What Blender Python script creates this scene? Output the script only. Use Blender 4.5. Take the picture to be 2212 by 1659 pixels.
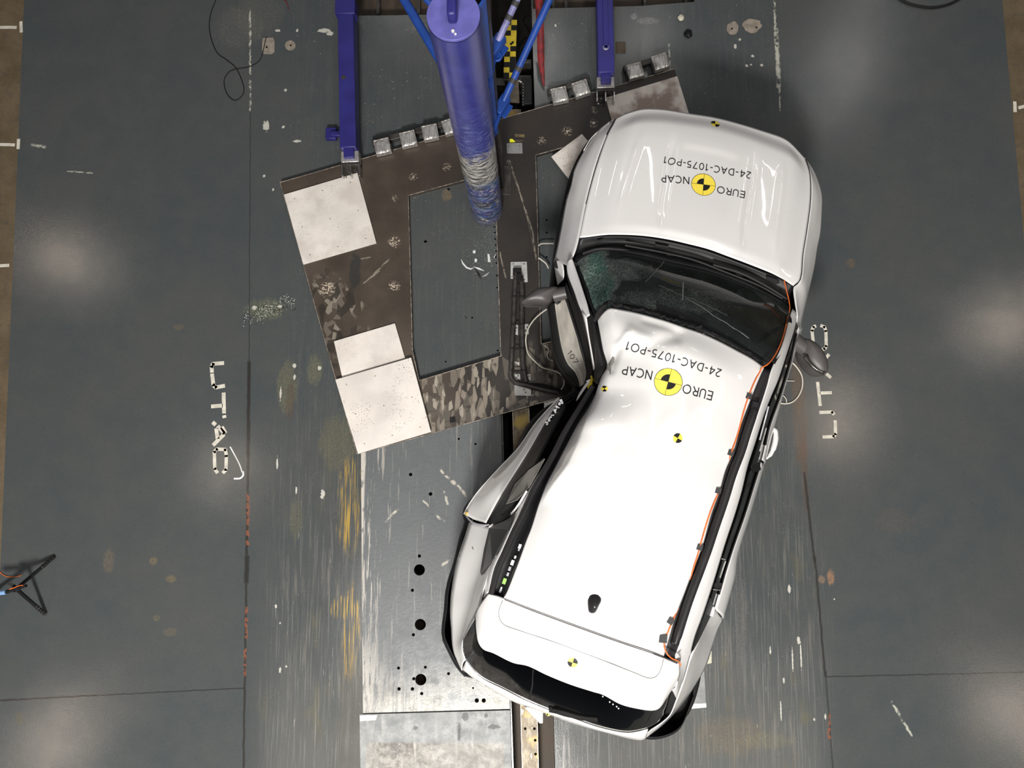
import bpy, bmesh, math, random
from mathutils import Vector, Matrix
from mathutils.bvhtree import BVHTree

for o in list(bpy.data.objects):
    bpy.data.objects.remove(o)
C = bpy.context.scene.collection
SC = bpy.context.scene
R_ = random.Random(7)

# ------------------------------------------------------------------ camera
F = 1475.0; CX, CY = 1106.0, 829.5; H = 5.65
NAD = (1140.0, 978.0)                       # where the plumb line under the camera meets the picture
dn = Vector((NAD[0]-CX, -(NAD[1]-CY), -F)).normalized()
wz = -dn
wy = (Vector((0, 1, 0)) - wz*wz.y).normalized()
wx = wy.cross(wz)
MR = Matrix((wx, wy, wz))                   # camera space -> world
cam_d = bpy.data.cameras.new('camera'); cam = bpy.data.objects.new('camera', cam_d); C.objects.link(cam)
cam.matrix_world = Matrix.Translation((0, 0, H)) @ MR.to_4x4()
cam_d.sensor_width = 36; cam_d.lens = 36*F/2212; cam_d.clip_start = .05; cam_d.clip_end = 100
SC.camera = cam

def P(px, py, z=0.0):
    """the point of the place at height z that stands at this place of the survey photograph"""
    r = MR @ Vector((px-CX, -(py-CY), -F))
    t = (z-H)/r.z
    return Vector((r.x*t, r.y*t, z))

# ------------------------------------------------------------------ world, lamps, exposure
w = bpy.data.worlds.new('hall'); SC.world = w; w.use_nodes = True
bg = w.node_tree.nodes['Background']; bg.inputs[0].default_value = (.83, .87, 1, 1); bg.inputs[1].default_value = .095
def area(loc, sx, sy, power, col=(1, .93, .84), shape='RECTANGLE', aim=None, spread=180):
    l = bpy.data.lights.new('ceiling_lamp', 'AREA'); l.shape = shape; l.size = sx; l.size_y = sy
    l.energy = power; l.color = col; l.spread = math.radians(spread)
    o = bpy.data.objects.new('ceiling_lamp', l); C.objects.link(o); o.location = loc
    d = (Vector(aim) if aim else Vector((loc[0], loc[1], 0))) - Vector(loc)
    o.rotation_euler = d.to_track_quat('-Z', 'Y').to_euler()
    return o
LZ = 8.5
def lamp_for(px, py, sx, sy, power, **k):   # a lamp hung where the floor mirrors it to this spot
    s = P(px, py, 0)*(1+LZ/H)
    return area((s.x, s.y, LZ), sx, sy, power, **k)
WARM = (1, .82, .65)
lamp_for(152, 565, .60, .75, 34, col=WARM)
lamp_for(120, 1610, .6, 1.6, 60, col=WARM)
lamp_for(2168, 700, .6, 1.05, 40, col=WARM)
lamp_for(1808, 905, .32, 1.3, 34, col=WARM)
lamp_for(488, 1015, .28, 1.0, 22, col=WARM)
lamp_for(2195, 1545, .8, 1.4, 55, col=WARM)
# slim strip lights under the roof that the bonnet and the car roof mirror
for x, y, sx, sy, pw in ((2.55, 8.6, .09, 2.2, 20), (6.65, 8.1, .07, 2.0, 15), (7.2, 9.0, .06, 2.4, 14), (-2.9, 10.6, .10, 2.0, 22), (2.9, 1.9, .3, 1.5, 40), (2.1, .4, .2, .7, 16), (.1, 8.6, .5, .8, 30)):
    area((x, y, LZ), sx, sy, pw, col=(1, .97, .93))
area((-1.0, -6.5, 8.8), 1.7, 1.3, 1600, col=(1, .97, .93), aim=(-.1, -2.6, 0))
area((2.6, -3.2, 8.2), .5, 2.2, 95, col=(1, .96, .9))
area((-2.6, -3.2, 8.2), .5, 2.2, 95, col=(1, .96, .9))
area((.9, 1.0, 8.6), .35, 1.8, 60, col=(1, .96, .9))
SC.view_settings.view_transform = 'Standard'; SC.view_settings.look = 'None'
SC.view_settings.gamma = 1; SC.view_settings.use_curve_mapping = False
SC.view_settings.exposure = -0.1

# ------------------------------------------------------------------ shader helpers
class S:
    """a shader socket with arithmetic"""
    def __init__(s, t, k): s.t, s.k = t, k
    def m(s, op, b=None, c=None, clamp=False):
        n = s.t.nodes.new('ShaderNodeMath'); n.operation = op; n.use_clamp = clamp
        for i, v in enumerate((s, b, c)):
            if v is None: continue
            if isinstance(v, S): s.t.links.new(v.k, n.inputs[i])
            else: n.inputs[i].default_value = v
        return S(s.t, n.outputs[0])
    def __add__(s, b): return s.m('ADD', b)
    def __sub__(s, b): return s.m('SUBTRACT', b)
    def __mul__(s, b): return s.m('MULTIPLY', b)
    def abs(s): return s.m('ABSOLUTE')
    def inv(s): return (s*-1.0)+1.0
    def step(s, a, b, lo=0.0, hi=1.0):
        n = s.t.nodes.new('ShaderNodeMapRange'); n.interpolation_type = 'SMOOTHSTEP'
        s.t.links.new(s.k, n.inputs[0])
        for i, v in enumerate((a, b, lo, hi)): n.inputs[i+1].default_value = v
        return S(s.t, n.outputs[0])
class Mat:
    def __init__(s, name):
        s.m = bpy.data.materials.new(name); s.m.use_nodes = True; s.t = s.m.node_tree
        s.b = s.t.nodes['Principled BSDF']
        tc = s.t.nodes.new('ShaderNodeNewGeometry'); s.pos = tc.outputs['Position']
        to = s.t.nodes.new('ShaderNodeTexCoord'); s.objc = to.outputs['Object']
        sp = s.t.nodes.new('ShaderNodeSeparateXYZ'); s.t.links.new(s.pos, sp.inputs[0])
        s.x, s.y, s.z = (S(s.t, sp.outputs[i]) for i in range(3))
    def comb(s, x, y, z):
        n = s.t.nodes.new('ShaderNodeCombineXYZ')
        for i, v in enumerate((x, y, z)):
            if isinstance(v, S): s.t.links.new(v.k, n.inputs[i])
            else: n.inputs[i].default_value = v
        return n.outputs[0]
    def noise(s, scale, sx=1, sy=1, sz=1, detail=3, rough=.5, off=0.0, rot=0):
        mp = s.t.nodes.new('ShaderNodeMapping'); mp.inputs['Scale'].default_value = (sx, sy, sz)
        mp.inputs['Location'].default_value = (off, off*.7, 0); mp.inputs['Rotation'].default_value = (0, 0, rot)
        s.t.links.new(s.pos, mp.inputs[0])
        n = s.t.nodes.new('ShaderNodeTexNoise'); s.t.links.new(mp.outputs[0], n.inputs['Vector'])
        n.inputs['Scale'].default_value = scale; n.inputs['Detail'].default_value = detail; n.inputs['Roughness'].default_value = rough
        return S(s.t, n.outputs['Fac'])
    def voro(s, scale, sx=1, sy=1, feature='F1', out='Distance', rnd=1, rot=0, off=0.0):
        mp = s.t.nodes.new('ShaderNodeMapping'); mp.inputs['Scale'].default_value = (sx, sy, 1); mp.inputs['Rotation'].default_value = (0, 0, rot)
        mp.inputs['Location'].default_value = (off, off, 0)
        s.t.links.new(s.pos, mp.inputs[0])
        n = s.t.nodes.new('ShaderNodeTexVoronoi'); n.feature = feature; s.t.links.new(mp.outputs[0], n.inputs['Vector'])
        n.inputs['Scale'].default_value = scale; n.inputs['Randomness'].default_value = rnd
        return S(s.t, n.outputs[out])
    def mix(s, fac, a, b):
        n = s.t.nodes.new('ShaderNodeMix'); n.data_type = 'RGBA'
        if isinstance(fac, S): s.t.links.new(fac.k, n.inputs[0])
        else: n.inputs[0].default_value = fac
        for i, v in ((6, a), (7, b)):
            if isinstance(v, (tuple, list)): n.inputs[i].default_value = (*v[:3], 1)
            else: s.t.links.new(v.k if isinstance(v, S) else v, n.inputs[i])
        return n.outputs[2]
    def set(s, name, v):
        i = s.b.inputs[name]
        if isinstance(v, S): s.t.links.new(v.k, i)
        elif isinstance(v, (int, float)): i.default_value = v
        elif isinstance(v, tuple): i.default_value = (*v, 1)
        else: s.t.links.new(v, i)
    def bump(s, h, dist, strength=1.0):
        n = s.t.nodes.new('ShaderNodeBump'); n.inputs['Distance'].default_value = dist; n.inputs['Strength'].default_value = strength
        s.t.links.new(h.k, n.inputs['Height']); s.t.links.new(n.outputs[0], s.b.inputs['Normal'])
    def blob(s, px, py, rx, ry, z=0.0, soft=.5, wob=None):
        """1 inside an ellipse of the ground (radii in metres)"""
        c = P(px, py, z)
        d = ((s.x-c.x)*(1/rx)).m('POWER', 2)+((s.y-c.y)*(1/ry)).m('POWER', 2)
        if wob is not None: d = d+(wob-.5)*3.4
        return d.step(1-soft, 1+soft, 1, 0)
    def line(s, a, b, wd, z=0.0, wob=None, soft=.5):
        A, B = P(*a, z), P(*b, z); t = (B-A).normalized(); n = Vector((-t.y, t.x, 0)); L = (B-A).length
        d = ((s.x-A.x)*n.x+(s.y-A.y)*n.y)
        if wob is not None: d = d+wob
        u = (s.x-A.x)*t.x+(s.y-A.y)*t.y
        return d.abs().step(wd*(1-soft), wd*(1+soft), 1, 0)*u.step(-.01, .01)*u.step(L-.01, L+.01, 1, 0)

def mk(name, col, rough=.5, metal=0.0, var=.12, scale=9, bump=0, bscale=120, coat=0, stretch=1, spec=None):
    if spec is None: spec = .22 if max(col) < .03 else .5
    m = Mat(name)
    n = m.noise(scale, 1, stretch, 1)
    lo = tuple(c*(1-var) for c in col); hi = tuple(min(1, c*(1+var)) for c in col)
    m.set('Base Color', m.mix(n.step(.3, .7), lo, hi)); m.set('Metallic', float(metal))
    m.set('Roughness', n.step(.2, .8, max(.02, rough*.9), min(1, rough*1.1)))
    m.b.inputs['Specular IOR Level'].default_value = spec
    if coat: m.b.inputs['Coat Weight'].default_value = coat; m.b.inputs['Coat Roughness'].default_value = .03
    if bump: m.bump(m.noise(bscale, detail=2), bump)
    return m.m

# ------------------------------------------------------------------ the floor paint
def mat_floor():
    m = Mat('floor_paint')
    big = m.noise(.9, detail=4); fine = m.noise(60, detail=4, rough=.7); mid = m.noise(5, detail=5, rough=.6)
    w = m.noise(1, 26, 7, 1, detail=5, rough=.7, off=3)
    col = m.mix(big.step(.35, .65), (.071, .077, .077), (.060, .071, .074))
    col = m.mix(mid.step(.3, .75)*.35, col, (.094, .093, .088))
    col = m.mix(fine.step(.5, .8)*.2, col, (.15, .15, .145))
    col = m.mix(m.noise(35, detail=2, off=8).step(.3, .44, 1, 0)*.25, col, (.055, .06, .06))
    # zone of wheel and trolley wear beside the trench
    zl = m.x.step(-2.0, -1.4)*m.x.step(-.9, -1.3)
    zone = (m.x.step(-2.25, -1.9)*m.x.step(2.1, 2.5, 1, 0))
    st = m.noise(1, 30, 1.6, 1, detail=6, rough=.7)
    st2 = m.noise(1, 60, 3.2, 1, detail=5, rough=.72, off=5)
    low = m.y.step(-2.6, 1.2, 1, .12)
    col = m.mix(st.step(.5, .72)*zone*low*.7, col, (.2, .18, .155)); col = m.mix(m.noise(1, 90, 2.0, 1, detail=4, off=50).step(.52, .7)*zone*low*.4, col, (.26, .26, .25)); col = m.mix(m.y.step(-1.0, -2.6)*zone*.35, col, (.20, .195, .18))  # last mix lightens the near end in colour, for the brighter light there
    col = m.mix(st2.step(.655, .69)*zone*low*.85, col, (.50, .48, .43))
    # olive / rust clouds
    cl = m.noise(3.3, 1.6, .6, 1, detail=3, off=11)
    col = m.mix(cl.step(.58, .72)*zone*low*.4, col, (.16, .14, .07))
    # chips
    ch = m.voro(24, 1.2, .8, out='Distance'); chm = m.noise(2.1, off=21).step(.5, .62)
    top = m.y.step(1.4, 3.0, .25, 1.0)*zone
    col = m.mix((ch+(fine-.5)*.12).step(.07, .10, 1, 0)*chm*top, col, (.36, .36, .33))
    ch2 = m.voro(45); col = m.mix(m.voro(70).step(.1, .14, 1, 0)*m.noise(6, off=31).step(.52, .62)*zone*.6, col, (.42, .42, .4))
    ych = m.noise(1, 75, 2.5, 1, detail=4, off=40)
    for px, py, rx, ry, c, k in (
        (757, 1090, .10, .36, (.46, .30, .06), 1), (757, 1365, .07, .33, (.46, .30, .06), 1), (745, 1315, .11, .09, (.46, .31, .07), 1),
        (620, 835, .08, .2, (.3, .26, .1), .7), (680, 800, .06, .12, (.34, .3, .12), .7), (627, 865, .035, .16, (.09, .05, .03), .9),
        (730, 955, .15, .22, (.22, .19, .08), .8), (640, 1120, .05, .16, (.2, .18, .08), .7), (758, 1540, .1, .6, (.17, .14, .1), .8),
        (1728, 900, .06, .42, (.12, .07, .04), 1.2), (1733, 975, .05, .1, (.12, .07, .04), 1), (1738, 1010, .03, .35, (.1, .06, .04), 1), (1722, 820, .04, .3, (.14, .09, .05), .8),
        (1795, 1246, .03, .06, (.36, .2, .11), 1.5), (1775, 1252, .025, .03, (.3, .19, .12), 1.2), (1930, 1125, .16, .1, (.16, .11, .09), .6),
        (1600, 1340, .05, .5, (.21, .19, .17), .7), (1575, 1590, .26, .14, (.24, .18, .1), .8), (1650, 1600, .2, .06, (.22, .2, .1), .8),
        (235, 1210, .045, .09, (.25, .17, .09), .8), (332, 1212, .03, .03, (.25, .18, .08), .8), (369, 1250, .04, .03, (.25, .18, .08), .8), (367, 1365, .05, .03, (.24, .18, .08), .7), (337, 1335, .03, .025, (.22, .17, .08), .6),
        (43, 1552, .035, .05, (.09, .08, .05), 1.3), (385, 707, .05, .025, (.25, .16, .06), .7), (1838, 568, .04, .04, (.2, .12, .07), .8), (965, 422, .04, .05, (.26, .18, .09), 1),
        (575, 668, .16, .09, (.2, .2, .1), 1.1), (105, 835, .07, .05, (.07, .07, .06), .6), (2130, 720, .06, .03, (.07, .07, .06), .7),
        (515, 60, .2, .18, (.17, .16, .14), .9), (560, 30, .2, .2, (.16, .15, .12), .9), (1745, 1260, .1, .03, (.08, .08, .07), .6),
        (960, 60, .3, .05, (.24, .22, .16), .6), (1400, 45, .1, .03, (.35, .35, .33), .8), (1370, 36, .03, .03, (.35, .35, .33), .8)):
        msk = m.blob(px, py, rx, ry, soft=.55, wob=w)
        msk = msk*(ych.step(.47, .62) if c[0] > .45 else fine.step(.3, .6))
        col = m.mix(msk*min(1, k*(.8 if c[0] > .45 else .32 if rx > .04 else .5)), col, c)
    # single chips and scuffs seen on the paint
    for px, py, rx, ry in ((575, 272, .028, .045), (617, 195, .016, .012), (642, 305, .03, .012), (612, 274, .014, .012), (600, 66, .02, .012), (642, 66, .01, .014),
        (700, 66, .06, .018), (713, 72, .03, .02), (590, 410, .01, .012), (570, 380, .012, .012), (1368, 530, .01, .01), (1588, 100, .012, .02), (1613, 142, .012, .012), (1598, 85, .01, .012), (1622, 140, .01, .008), (1645, 141, .014, .012), (1626, 121, .014, .012), (1200, 55, .008, .014),
        (1705, 1273, .012, .03), (1725, 1383, .012, .03), (1730, 1415, .006, .11), (1712, 1425, .006, .09), (1664, 1405, .007, .03), (1693, 1470, .008, .02), (1687, 1535, .006, .07), (1783, 1548, .007, .02), (1759, 1554, .008, .01), (1802, 1294, .006, .006),
        (596, 1310, .009, .014), (605, 1346, .006, .008), (605, 1448, .009, .02), (618, 1440, .007, .009), (606, 850, .008, .06), (636, 790, .014, .02), (636, 815, .01, .02), (690, 795, .014, .018), (599, 1000, .008, .05), (640, 1060, .008, .03), (697, 1068, .016, .04), (550, 665, .02, .02), (605, 662, .02, .012)):
        col = m.mix(m.blob(px, py, rx, ry, soft=.3, wob=m.noise(50, off=2)), col, (.5, .49, .44))
    # white lines scraped in the paint
    for a, b, wd in (((540, 20), (541, 240), .007), ((1673, 0), (1676, 110), .008), ((1676, 60), (1683, 190), .016), ((1683, 180), (1685, 240), .007), ((1925, 1515), (1970, 1590), .009), ((1445, 95), (1448, 155), .006), ((1002, 870), (1128, 1000), .004), ((145, 370), (200, 374), .006), ((68, 312), (98, 318), .012)):
        col = m.mix(m.line(a, b, wd, wob=(m.noise(30, off=4)-.5)*.03)*m.noise(22, off=1).step(.35, .55), col, (.42, .42, .36))
    sw = (m.noise(14, off=6)-.5)*.016
    for a, b, wd, k in (((541, 240), (538, 780), .005, .6), ((538, 780), (536, 990), .014, .95), ((536, 990), (533, 1200), .010, .9), ((534, 1200), (532, 1260), .018, .9), ((532, 1260), (526, 1659), .009, .8), ((0, 1513), (210, 1502), .007, .9), ((200, 1503), (528, 1486), .0045, .8),
        ((1737, 1020), (1760, 1215), .010, .8), ((1760, 1200), (1783, 1462), .009, .8), ((1783, 1450), (1800, 1670), .007, .6), ((1783, 1462), (2212, 1452), .005, .7), ((1505, 1420), (1525, 1530), .006, .8)):
        col = m.mix(m.line(a, b, wd, wob=sw)*k, col, (.03, .028, .025))
    for a, b in (((533, 1310), (531, 1380)), ((530, 1400), (528, 1460)), ((536, 1060), (535, 1180)), ((1790, 1540), (1792, 1600))):
        col = m.mix(m.line(a, b, .012, wob=sw)*m.noise(25, off=9).step(.45, .55)*.8, col, (.25, .09, .05))
    m.set('Base Color', col)
    m.set('Roughness', (m.noise(3, detail=4, off=15).step(.3, .7, .12, .17))+(st.step(.5, .7)*zone*.08))
    m.b.inputs['Specular IOR Level'].default_value = .42
    hb = m.noise(70, detail=4, rough=.65)*.7+m.noise(190, detail=2)*.3
    m.bump(hb, .0006, 1)
    return m.m

def mat_concrete():
    m = Mat('brown_concrete')
    a = m.noise(4, detail=5, rough=.65); b = m.noise(90, detail=2)
    col = m.mix(a.step(.3, .7), (.085, .06, .03), (.13, .095, .055))
    col = m.mix(m.noise(11, off=4).step(.55, .7)*.5, col, (.06, .05, .045))
    m.set('Base Color', m.mix(b.step(.4, .8)*.3, col, (.18, .15, .1))); m.set('Roughness', .7); m.bump(a, .003)
    return m.m

def mat_deck(kind):
    """steel floor panels: worn paint on the upper one, bare scratched metal on the lower one"""
    m = Mat('deck_'+kind)
    st = m.noise(1, 20, 1.7, 1, detail=6, rough=.7, off=2); st2 = m.noise(1, 38, 1.5, 1, detail=6, rough=.7, off=9)
    fine = m.noise(90, detail=3, rough=.7); cl = m.noise(6, detail=6, rough=.7)
    lowy = m.y.step(-2.15, -.3, 1, 0)
    paint = m.mix(fine.step(.4, .8)*.3, (.10, .11, .115), (.17, .17, .16))
    if kind == 'upper':
        edge = m.x.step(-1.36, -1.05, 1, 0)
        wear = (st2+(edge-.4)*.05).step(.575, .60)*(edge*.7+.3)
        wear = wear.m('MAXIMUM', (st+fine*.06).step(.52, .56)*edge*m.y.step(-1.9, -1.2, 1, 0)).m('MAXIMUM', (st2+fine*.1).step(.55, .6)*m.y.step(-2.2, -1.7, 1, 0)*m.x.step(-.7, -.95))
        bare = cl.step(.3, .55)*(m.y-m.x*.25+(cl-.5)*.9).step(-1.9, -1.35, 1, 0)
        col = m.mix(wear*.85, paint, (.50, .46, .41))
        col = m.mix(m.x.step(-1.352, -1.335, 1, 0)*m.noise(12, off=5).step(.3, .5), col, (.5, .47, .42))
        for a, b in (((950, 1015), (985, 1050)), ((975, 1035), (1010, 1075)), ((960, 1060), (968, 1090)), ((915, 1080), (925, 1095)), ((940, 1110), (968, 1135)), ((955, 1222), (978, 1203)), ((832, 1125), (860, 1100))):
            col = m.mix(m.line(a, b, .009, wob=(m.noise(9, off=4)-.5)*.05+(fine-.5)*.012)*m.noise(22, off=3).step(.40, .58), col, (.48, .45, .38))
        col = m.mix(bare*.85, col, m.mix(fine.step(.3, .7), (.20, .19, .17), (.34, .33, .30)))
        met = bare*.3
    else:
        dirt = m.noise(7, detail=9, rough=.78, off=7).step(.40, .64)
        col = m.mix(dirt, (.33, .315, .285), (.11, .10, .09)); col = m.mix(m.noise(26, detail=6, rough=.8, off=2).step(.52, .60)*.7, col, (.12, .11, .10)); col = m.mix(m.noise(3, 5, .6, 1, detail=4, off=12).step(.55, .7)*.6, col, (.55, .52, .47))
        col = m.mix(m.noise(2.5, detail=3, off=3).step(.45, .6)*.5, col, (.34, .33, .31))
        eg = (m.x.step(-.20, -.17)+m.x.step(-1.30, -1.27, 1, 0)+m.y.step(-2.30, -2.27)).m('MINIMUM', 1)
        col = m.mix(eg*.6, col, (.25, .27, .28))
        for px, py, rx, ry in ((1005, 1548, .03, .03), (992, 1580, .012, .07), (1067, 1570, .04, .02), (897, 1572, .02, .015), (1050, 1545, .015, .015)):
            col = m.mix(m.blob(px, py, rx, ry, soft=.3, wob=m.noise(30, off=2)), col, (.11, .11, .11))
        met = dirt.inv()*.15
    m.set('Base Color', col); m.set('Metallic', met); m.set('Roughness', cl.step(.3, .7, .34, .5) if kind == 'upper' else cl.step(.3, .7, .5, .65))
    m.bump(m.noise(30, detail=5, rough=.65)+fine*.3, .0012)
    return m.m

def mat_platform():
    m = Mat('platform_steel')
    a = m.noise(2.2, detail=4); f = m.noise(70, detail=4, rough=.7); c = P(800, 450, .05)
    col = m.mix(a.step(.3, .7), (.022, .019, .017), (.034, .027, .022))
    warm = (m.x.step(-.35, -.8))
    col = m.mix(warm*.75, col, m.mix(a.step(.35, .65), (.062, .046, .035), (.098, .075, .057)))
    col = m.mix(f.step(.55, .8)*.35, col, (.14, .12, .1))
    # glued paper and tape remnants on the lower arm and the left side
    dv = m.noise(12, off=5)
    zone = (m.blob(1000, 842, .62, .36, soft=.3, wob=m.noise(4, off=12)).m('MAXIMUM', m.blob(1170, 790, .26, .2, soft=.3)*.55))
    for sc_, sx, sy, rot, off, th, cc in ((8, 1.8, .8, .25, 0, .60, (.10, .088, .072)), (9, 2.2, .8, -.5, 4, .66, (.17, .145, .115)), (11, 2.3, .7, .5, 9, .70, (.25, .215, .17)), (14, 2.6, .8, .1, 14, .80, (.36, .32, .26))):
        v = m.voro(sc_, sx, sy, out='Color', rot=rot, off=off)
        e = m.voro(sc_, sx, sy, feature='DISTANCE_TO_EDGE', rot=rot, off=off)
        col = m.mix(v.step(th, th+.01)*e.step(.02, .03)*zone*dv.step(.3, .42)*.9, col, cc)
    z2 = m.blob(715, 690, .28, .36, soft=.4, wob=m.noise(5, off=2))
    for sc_, sx, sy, off, th, cc in ((14, .8, 1.1, 20, .66, (.15, .125, .10)), (22, 1, .7, 25, .74, (.26, .23, .185)), (12, 1.4, .7, 31, .62, (.03, .026, .02))):
        v = m.voro(sc_, sx, sy, out='Color', rot=.27, off=off)
        col = m.mix(v.step(th, th+.01)*z2*.85, col, cc)
    col = m.mix(m.blob(765, 590, .05, .2, z=.05, soft=.3, wob=dv)*.8, col, (.03, .032, .03))
    ring = m.noise(26, detail=5, rough=.75, off=3)
    for px, py, r in ((852, 523, .045), (852, 618, .045), (852, 428, .03), (893, 382, .035), (965, 362, .035), (706, 625, .06), (1284, 238, .03), (1282, 266, .035), (1225, 284, .04), (1170, 304, .035)):
        col = m.mix(m.blob(px, py, r, r, z=.05, soft=.6, wob=ring)*m.noise(75, detail=2, off=5).step(.5, .58)*(.9 if px < 860 and py > 500 else .4), col, (.62, .52, .40))
    for a_, b_ in (((780, 560), (800, 555)), ((800, 600), (840, 560)), ((785, 612), (820, 585)), ((1100, 345), (1150, 500)), ((1150, 500), (1158, 560)), ((1080, 545), (1092, 600)), ((1095, 350), (1100, 345))):
        col = m.mix(m.line(a_, b_, .006, z=.05, wob=(m.noise(20, off=4)-.5)*.02)*m.noise(30, off=6).step(.35, .55)*.7, col, (.32, .28, .22))
    m.set('Base Color', col); m.set('Roughness', a.step(.2, .8, .36, .5)); m.set('Metallic', .15)
    m.bump(f, .0008)
    return m.m

def mat_board(seed, specks, stain):
    m = Mat('painted_board')
    a = m.noise(3.5, detail=5, off=seed); s = m.voro(62, off=seed)
    col = m.mix(a.step(.35, .75), (.76, .71, .65), (.64, .60, .56))
    col = m.mix(m.noise(22, 1, 3, 1, detail=4, off=seed*2).step(.58, .75)*.45, col, (.5, .47, .44))
    if stain: col = m.mix(m.noise(4, off=seed+3).step(.42, .62)*stain, col, (.32, .25, .21))
    msk = m.noise(5.5, off=seed+7, detail=2).step(.46, .6)
    col = m.mix(s.step(.15, .22, 1, 0)*(msk*specks+.10), col, (.09, .07, .06))
    m.set('Base Color', col); m.set('Roughness', .55)
    return m.m

def mat_pole():
    m = Mat('pole_blue')
    n = m.noise(11, 1, 1, 1.6, detail=6, rough=.7); st = m.noise(5, 3, 3, 14, detail=5, rough=.65, off=5)
    col = m.mix(n.step(.3, .7), (.028, .030, .175), (.040, .045, .23))
    low = m.z.step(2.0, 1.55)
    col = m.mix(st.step(.50, .66)*low*.6, col, (.13, .20, .42)); col = m.mix(m.noise(9, 2, 2, 22, detail=5, rough=.7, off=15).step(.6, .66)*low*.8, col, (.5, .52, .56))
    band = (m.z+(n-.5)*.5).step(.72, .82)*(m.z+(n-.5)*.6).step(1.36, 1.2)
    col = m.mix(band*.92, col, m.mix(m.noise(5, 3, 3, 13, detail=6, rough=.75, off=33).step(.42, .58), (.07, .062, .055), (.80, .77, .70)))
    lw = m.z.step(.95, .75); col = m.mix(m.noise(7, 1, 1, 2, off=19).step(.42, .6)*lw*.9, col, (.03, .035, .06)); col = m.mix(m.noise(6, 1, 1, 1.5, off=23).step(.5, .62)*lw*.8, col, (.03, .12, .34)); col = m.mix(m.noise(10, 2, 2, 12, detail=4, off=27).step(.58, .64)*lw, col, (.6, .58, .52))
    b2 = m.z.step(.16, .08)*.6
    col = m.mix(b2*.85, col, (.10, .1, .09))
    m.set('Base Color', col)
    m.set('Metallic', band*.35)
    m.set('Roughness', m.z.step(.3, 1.5, .33, .36)); 
    m.b.inputs['Coat Weight'].default_value = .5; m.b.inputs['Coat Roughness'].default_value = .25
    m.bump((st*1.0)*m.z.step(1.6, 1.2)+n*.4*m.z.step(1.6, 1.2)+m.noise(60)*.05, .018)
    return m.m

def mat_glass(name, tint, smashed=0):
    m = Mat(name)
    t = m.t; out = t.nodes['Material Output']
    tr = t.nodes.new('ShaderNodeBsdfTransparent'); tr.inputs[0].default_value = (*tint, 1)
    gl = t.nodes.new('ShaderNodeBsdfGlossy'); gl.inputs['Roughness'].default_value = .05
    lw = t.nodes.new('ShaderNodeFresnel'); lw.inputs[0].default_value = 1.5 if smashed else 1.28
    mx = t.nodes.new('ShaderNodeMixShader'); t.links.new(lw.outputs[0], mx.inputs[0]); t.links.new(tr.outputs[0], mx.inputs[1]); t.links.new(gl.outputs[0], mx.inputs[2])
    last = mx.outputs[0]
    if smashed:
        z = 1.25
        wb = m.noise(6, detail=5, off=3)
        k1 = m.blob(1280, 610, .15, .34, z=z, soft=.5, wob=wb)
        k2 = m.blob(1400, 668, .42, .10, z=z, soft=.6, wob=wb)
        kk = k1.m('MAXIMUM', k2*.3).m('MAXIMUM', m.blob(1330, 580, .26, .09, z=z, soft=.6, wob=wb)*.6)
        e = m.voro(24, 2.2, .9, feature='DISTANCE_TO_EDGE', rot=.5); e2 = m.voro(60, feature='DISTANCE_TO_EDGE')
        crack = e.step(.02, .10, 1, .22).m('MAXIMUM', e2.step(.02, .1, .8, .15))
        sparkle = m.voro(26, 1, 1.6).step(.06, .09, 1, 0)*m.noise(3, off=6).step(.42, .5)
        lines = m.line((1475, 610), (1462, 662), .0035, z=z).m('MAXIMUM', m.line((1480, 645), (1610, 735), .003, z=1.4, wob=(wb-.5)*.05)).m('MAXIMUM', m.line((1420, 620), (1560, 690), .0025, z=1.3, wob=(wb-.5)*.04)*.7).m('MAXIMUM', m.line((1440, 560), (1385, 625), .004, z=1.15, wob=(wb-.5)*.04)*.5)
        stre = m.noise(24, .6, 4.5, 1, detail=3, rot=.33, off=2).step(.62, .70)*m.blob(1420, 655, .55, .13, z=1.35, soft=.7)*.5
        df = t.nodes.new('ShaderNodeBsdfDiffuse')
        gz = m.blob(1287, 625, .085, .33, z=1.2, soft=.5, wob=wb); cc = m.mix(gz*m.noise(7, detail=4, off=8).step(.40, .6, .95, .45), (.17, .19, .18), (.03, .15, .11)); cc = m.mix(lines, cc, (.4, .42, .4))
        cc = m.mix(crack*.45, cc, (.32, .40, .37)); t.links.new(cc, df.inputs[0])
        mx2 = t.nodes.new('ShaderNodeMixShader'); fac = (kk*(crack*.55+.38)).m('MAXIMUM', sparkle*.8).m('MAXIMUM', lines*.7).m('MAXIMUM', stre).m('MAXIMUM', wb.step(.3, .9, .07, .15))
        t.links.new(fac.k, mx2.inputs[0]); t.links.new(last, mx2.inputs[1]); t.links.new(df.outputs[0], mx2.inputs[2]); last = mx2.outputs[0]
        bn = t.nodes.new('ShaderNodeBump'); bn.inputs['Distance'].default_value = .004; t.links.new((kk*crack).k, bn.inputs['Height'])
        t.links.new(bn.outputs[0], gl.inputs['Normal']); t.links.new(bn.outputs[0], df.inputs['Normal'])
    t.links.new(last, out.inputs[0])
    return m.m

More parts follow.
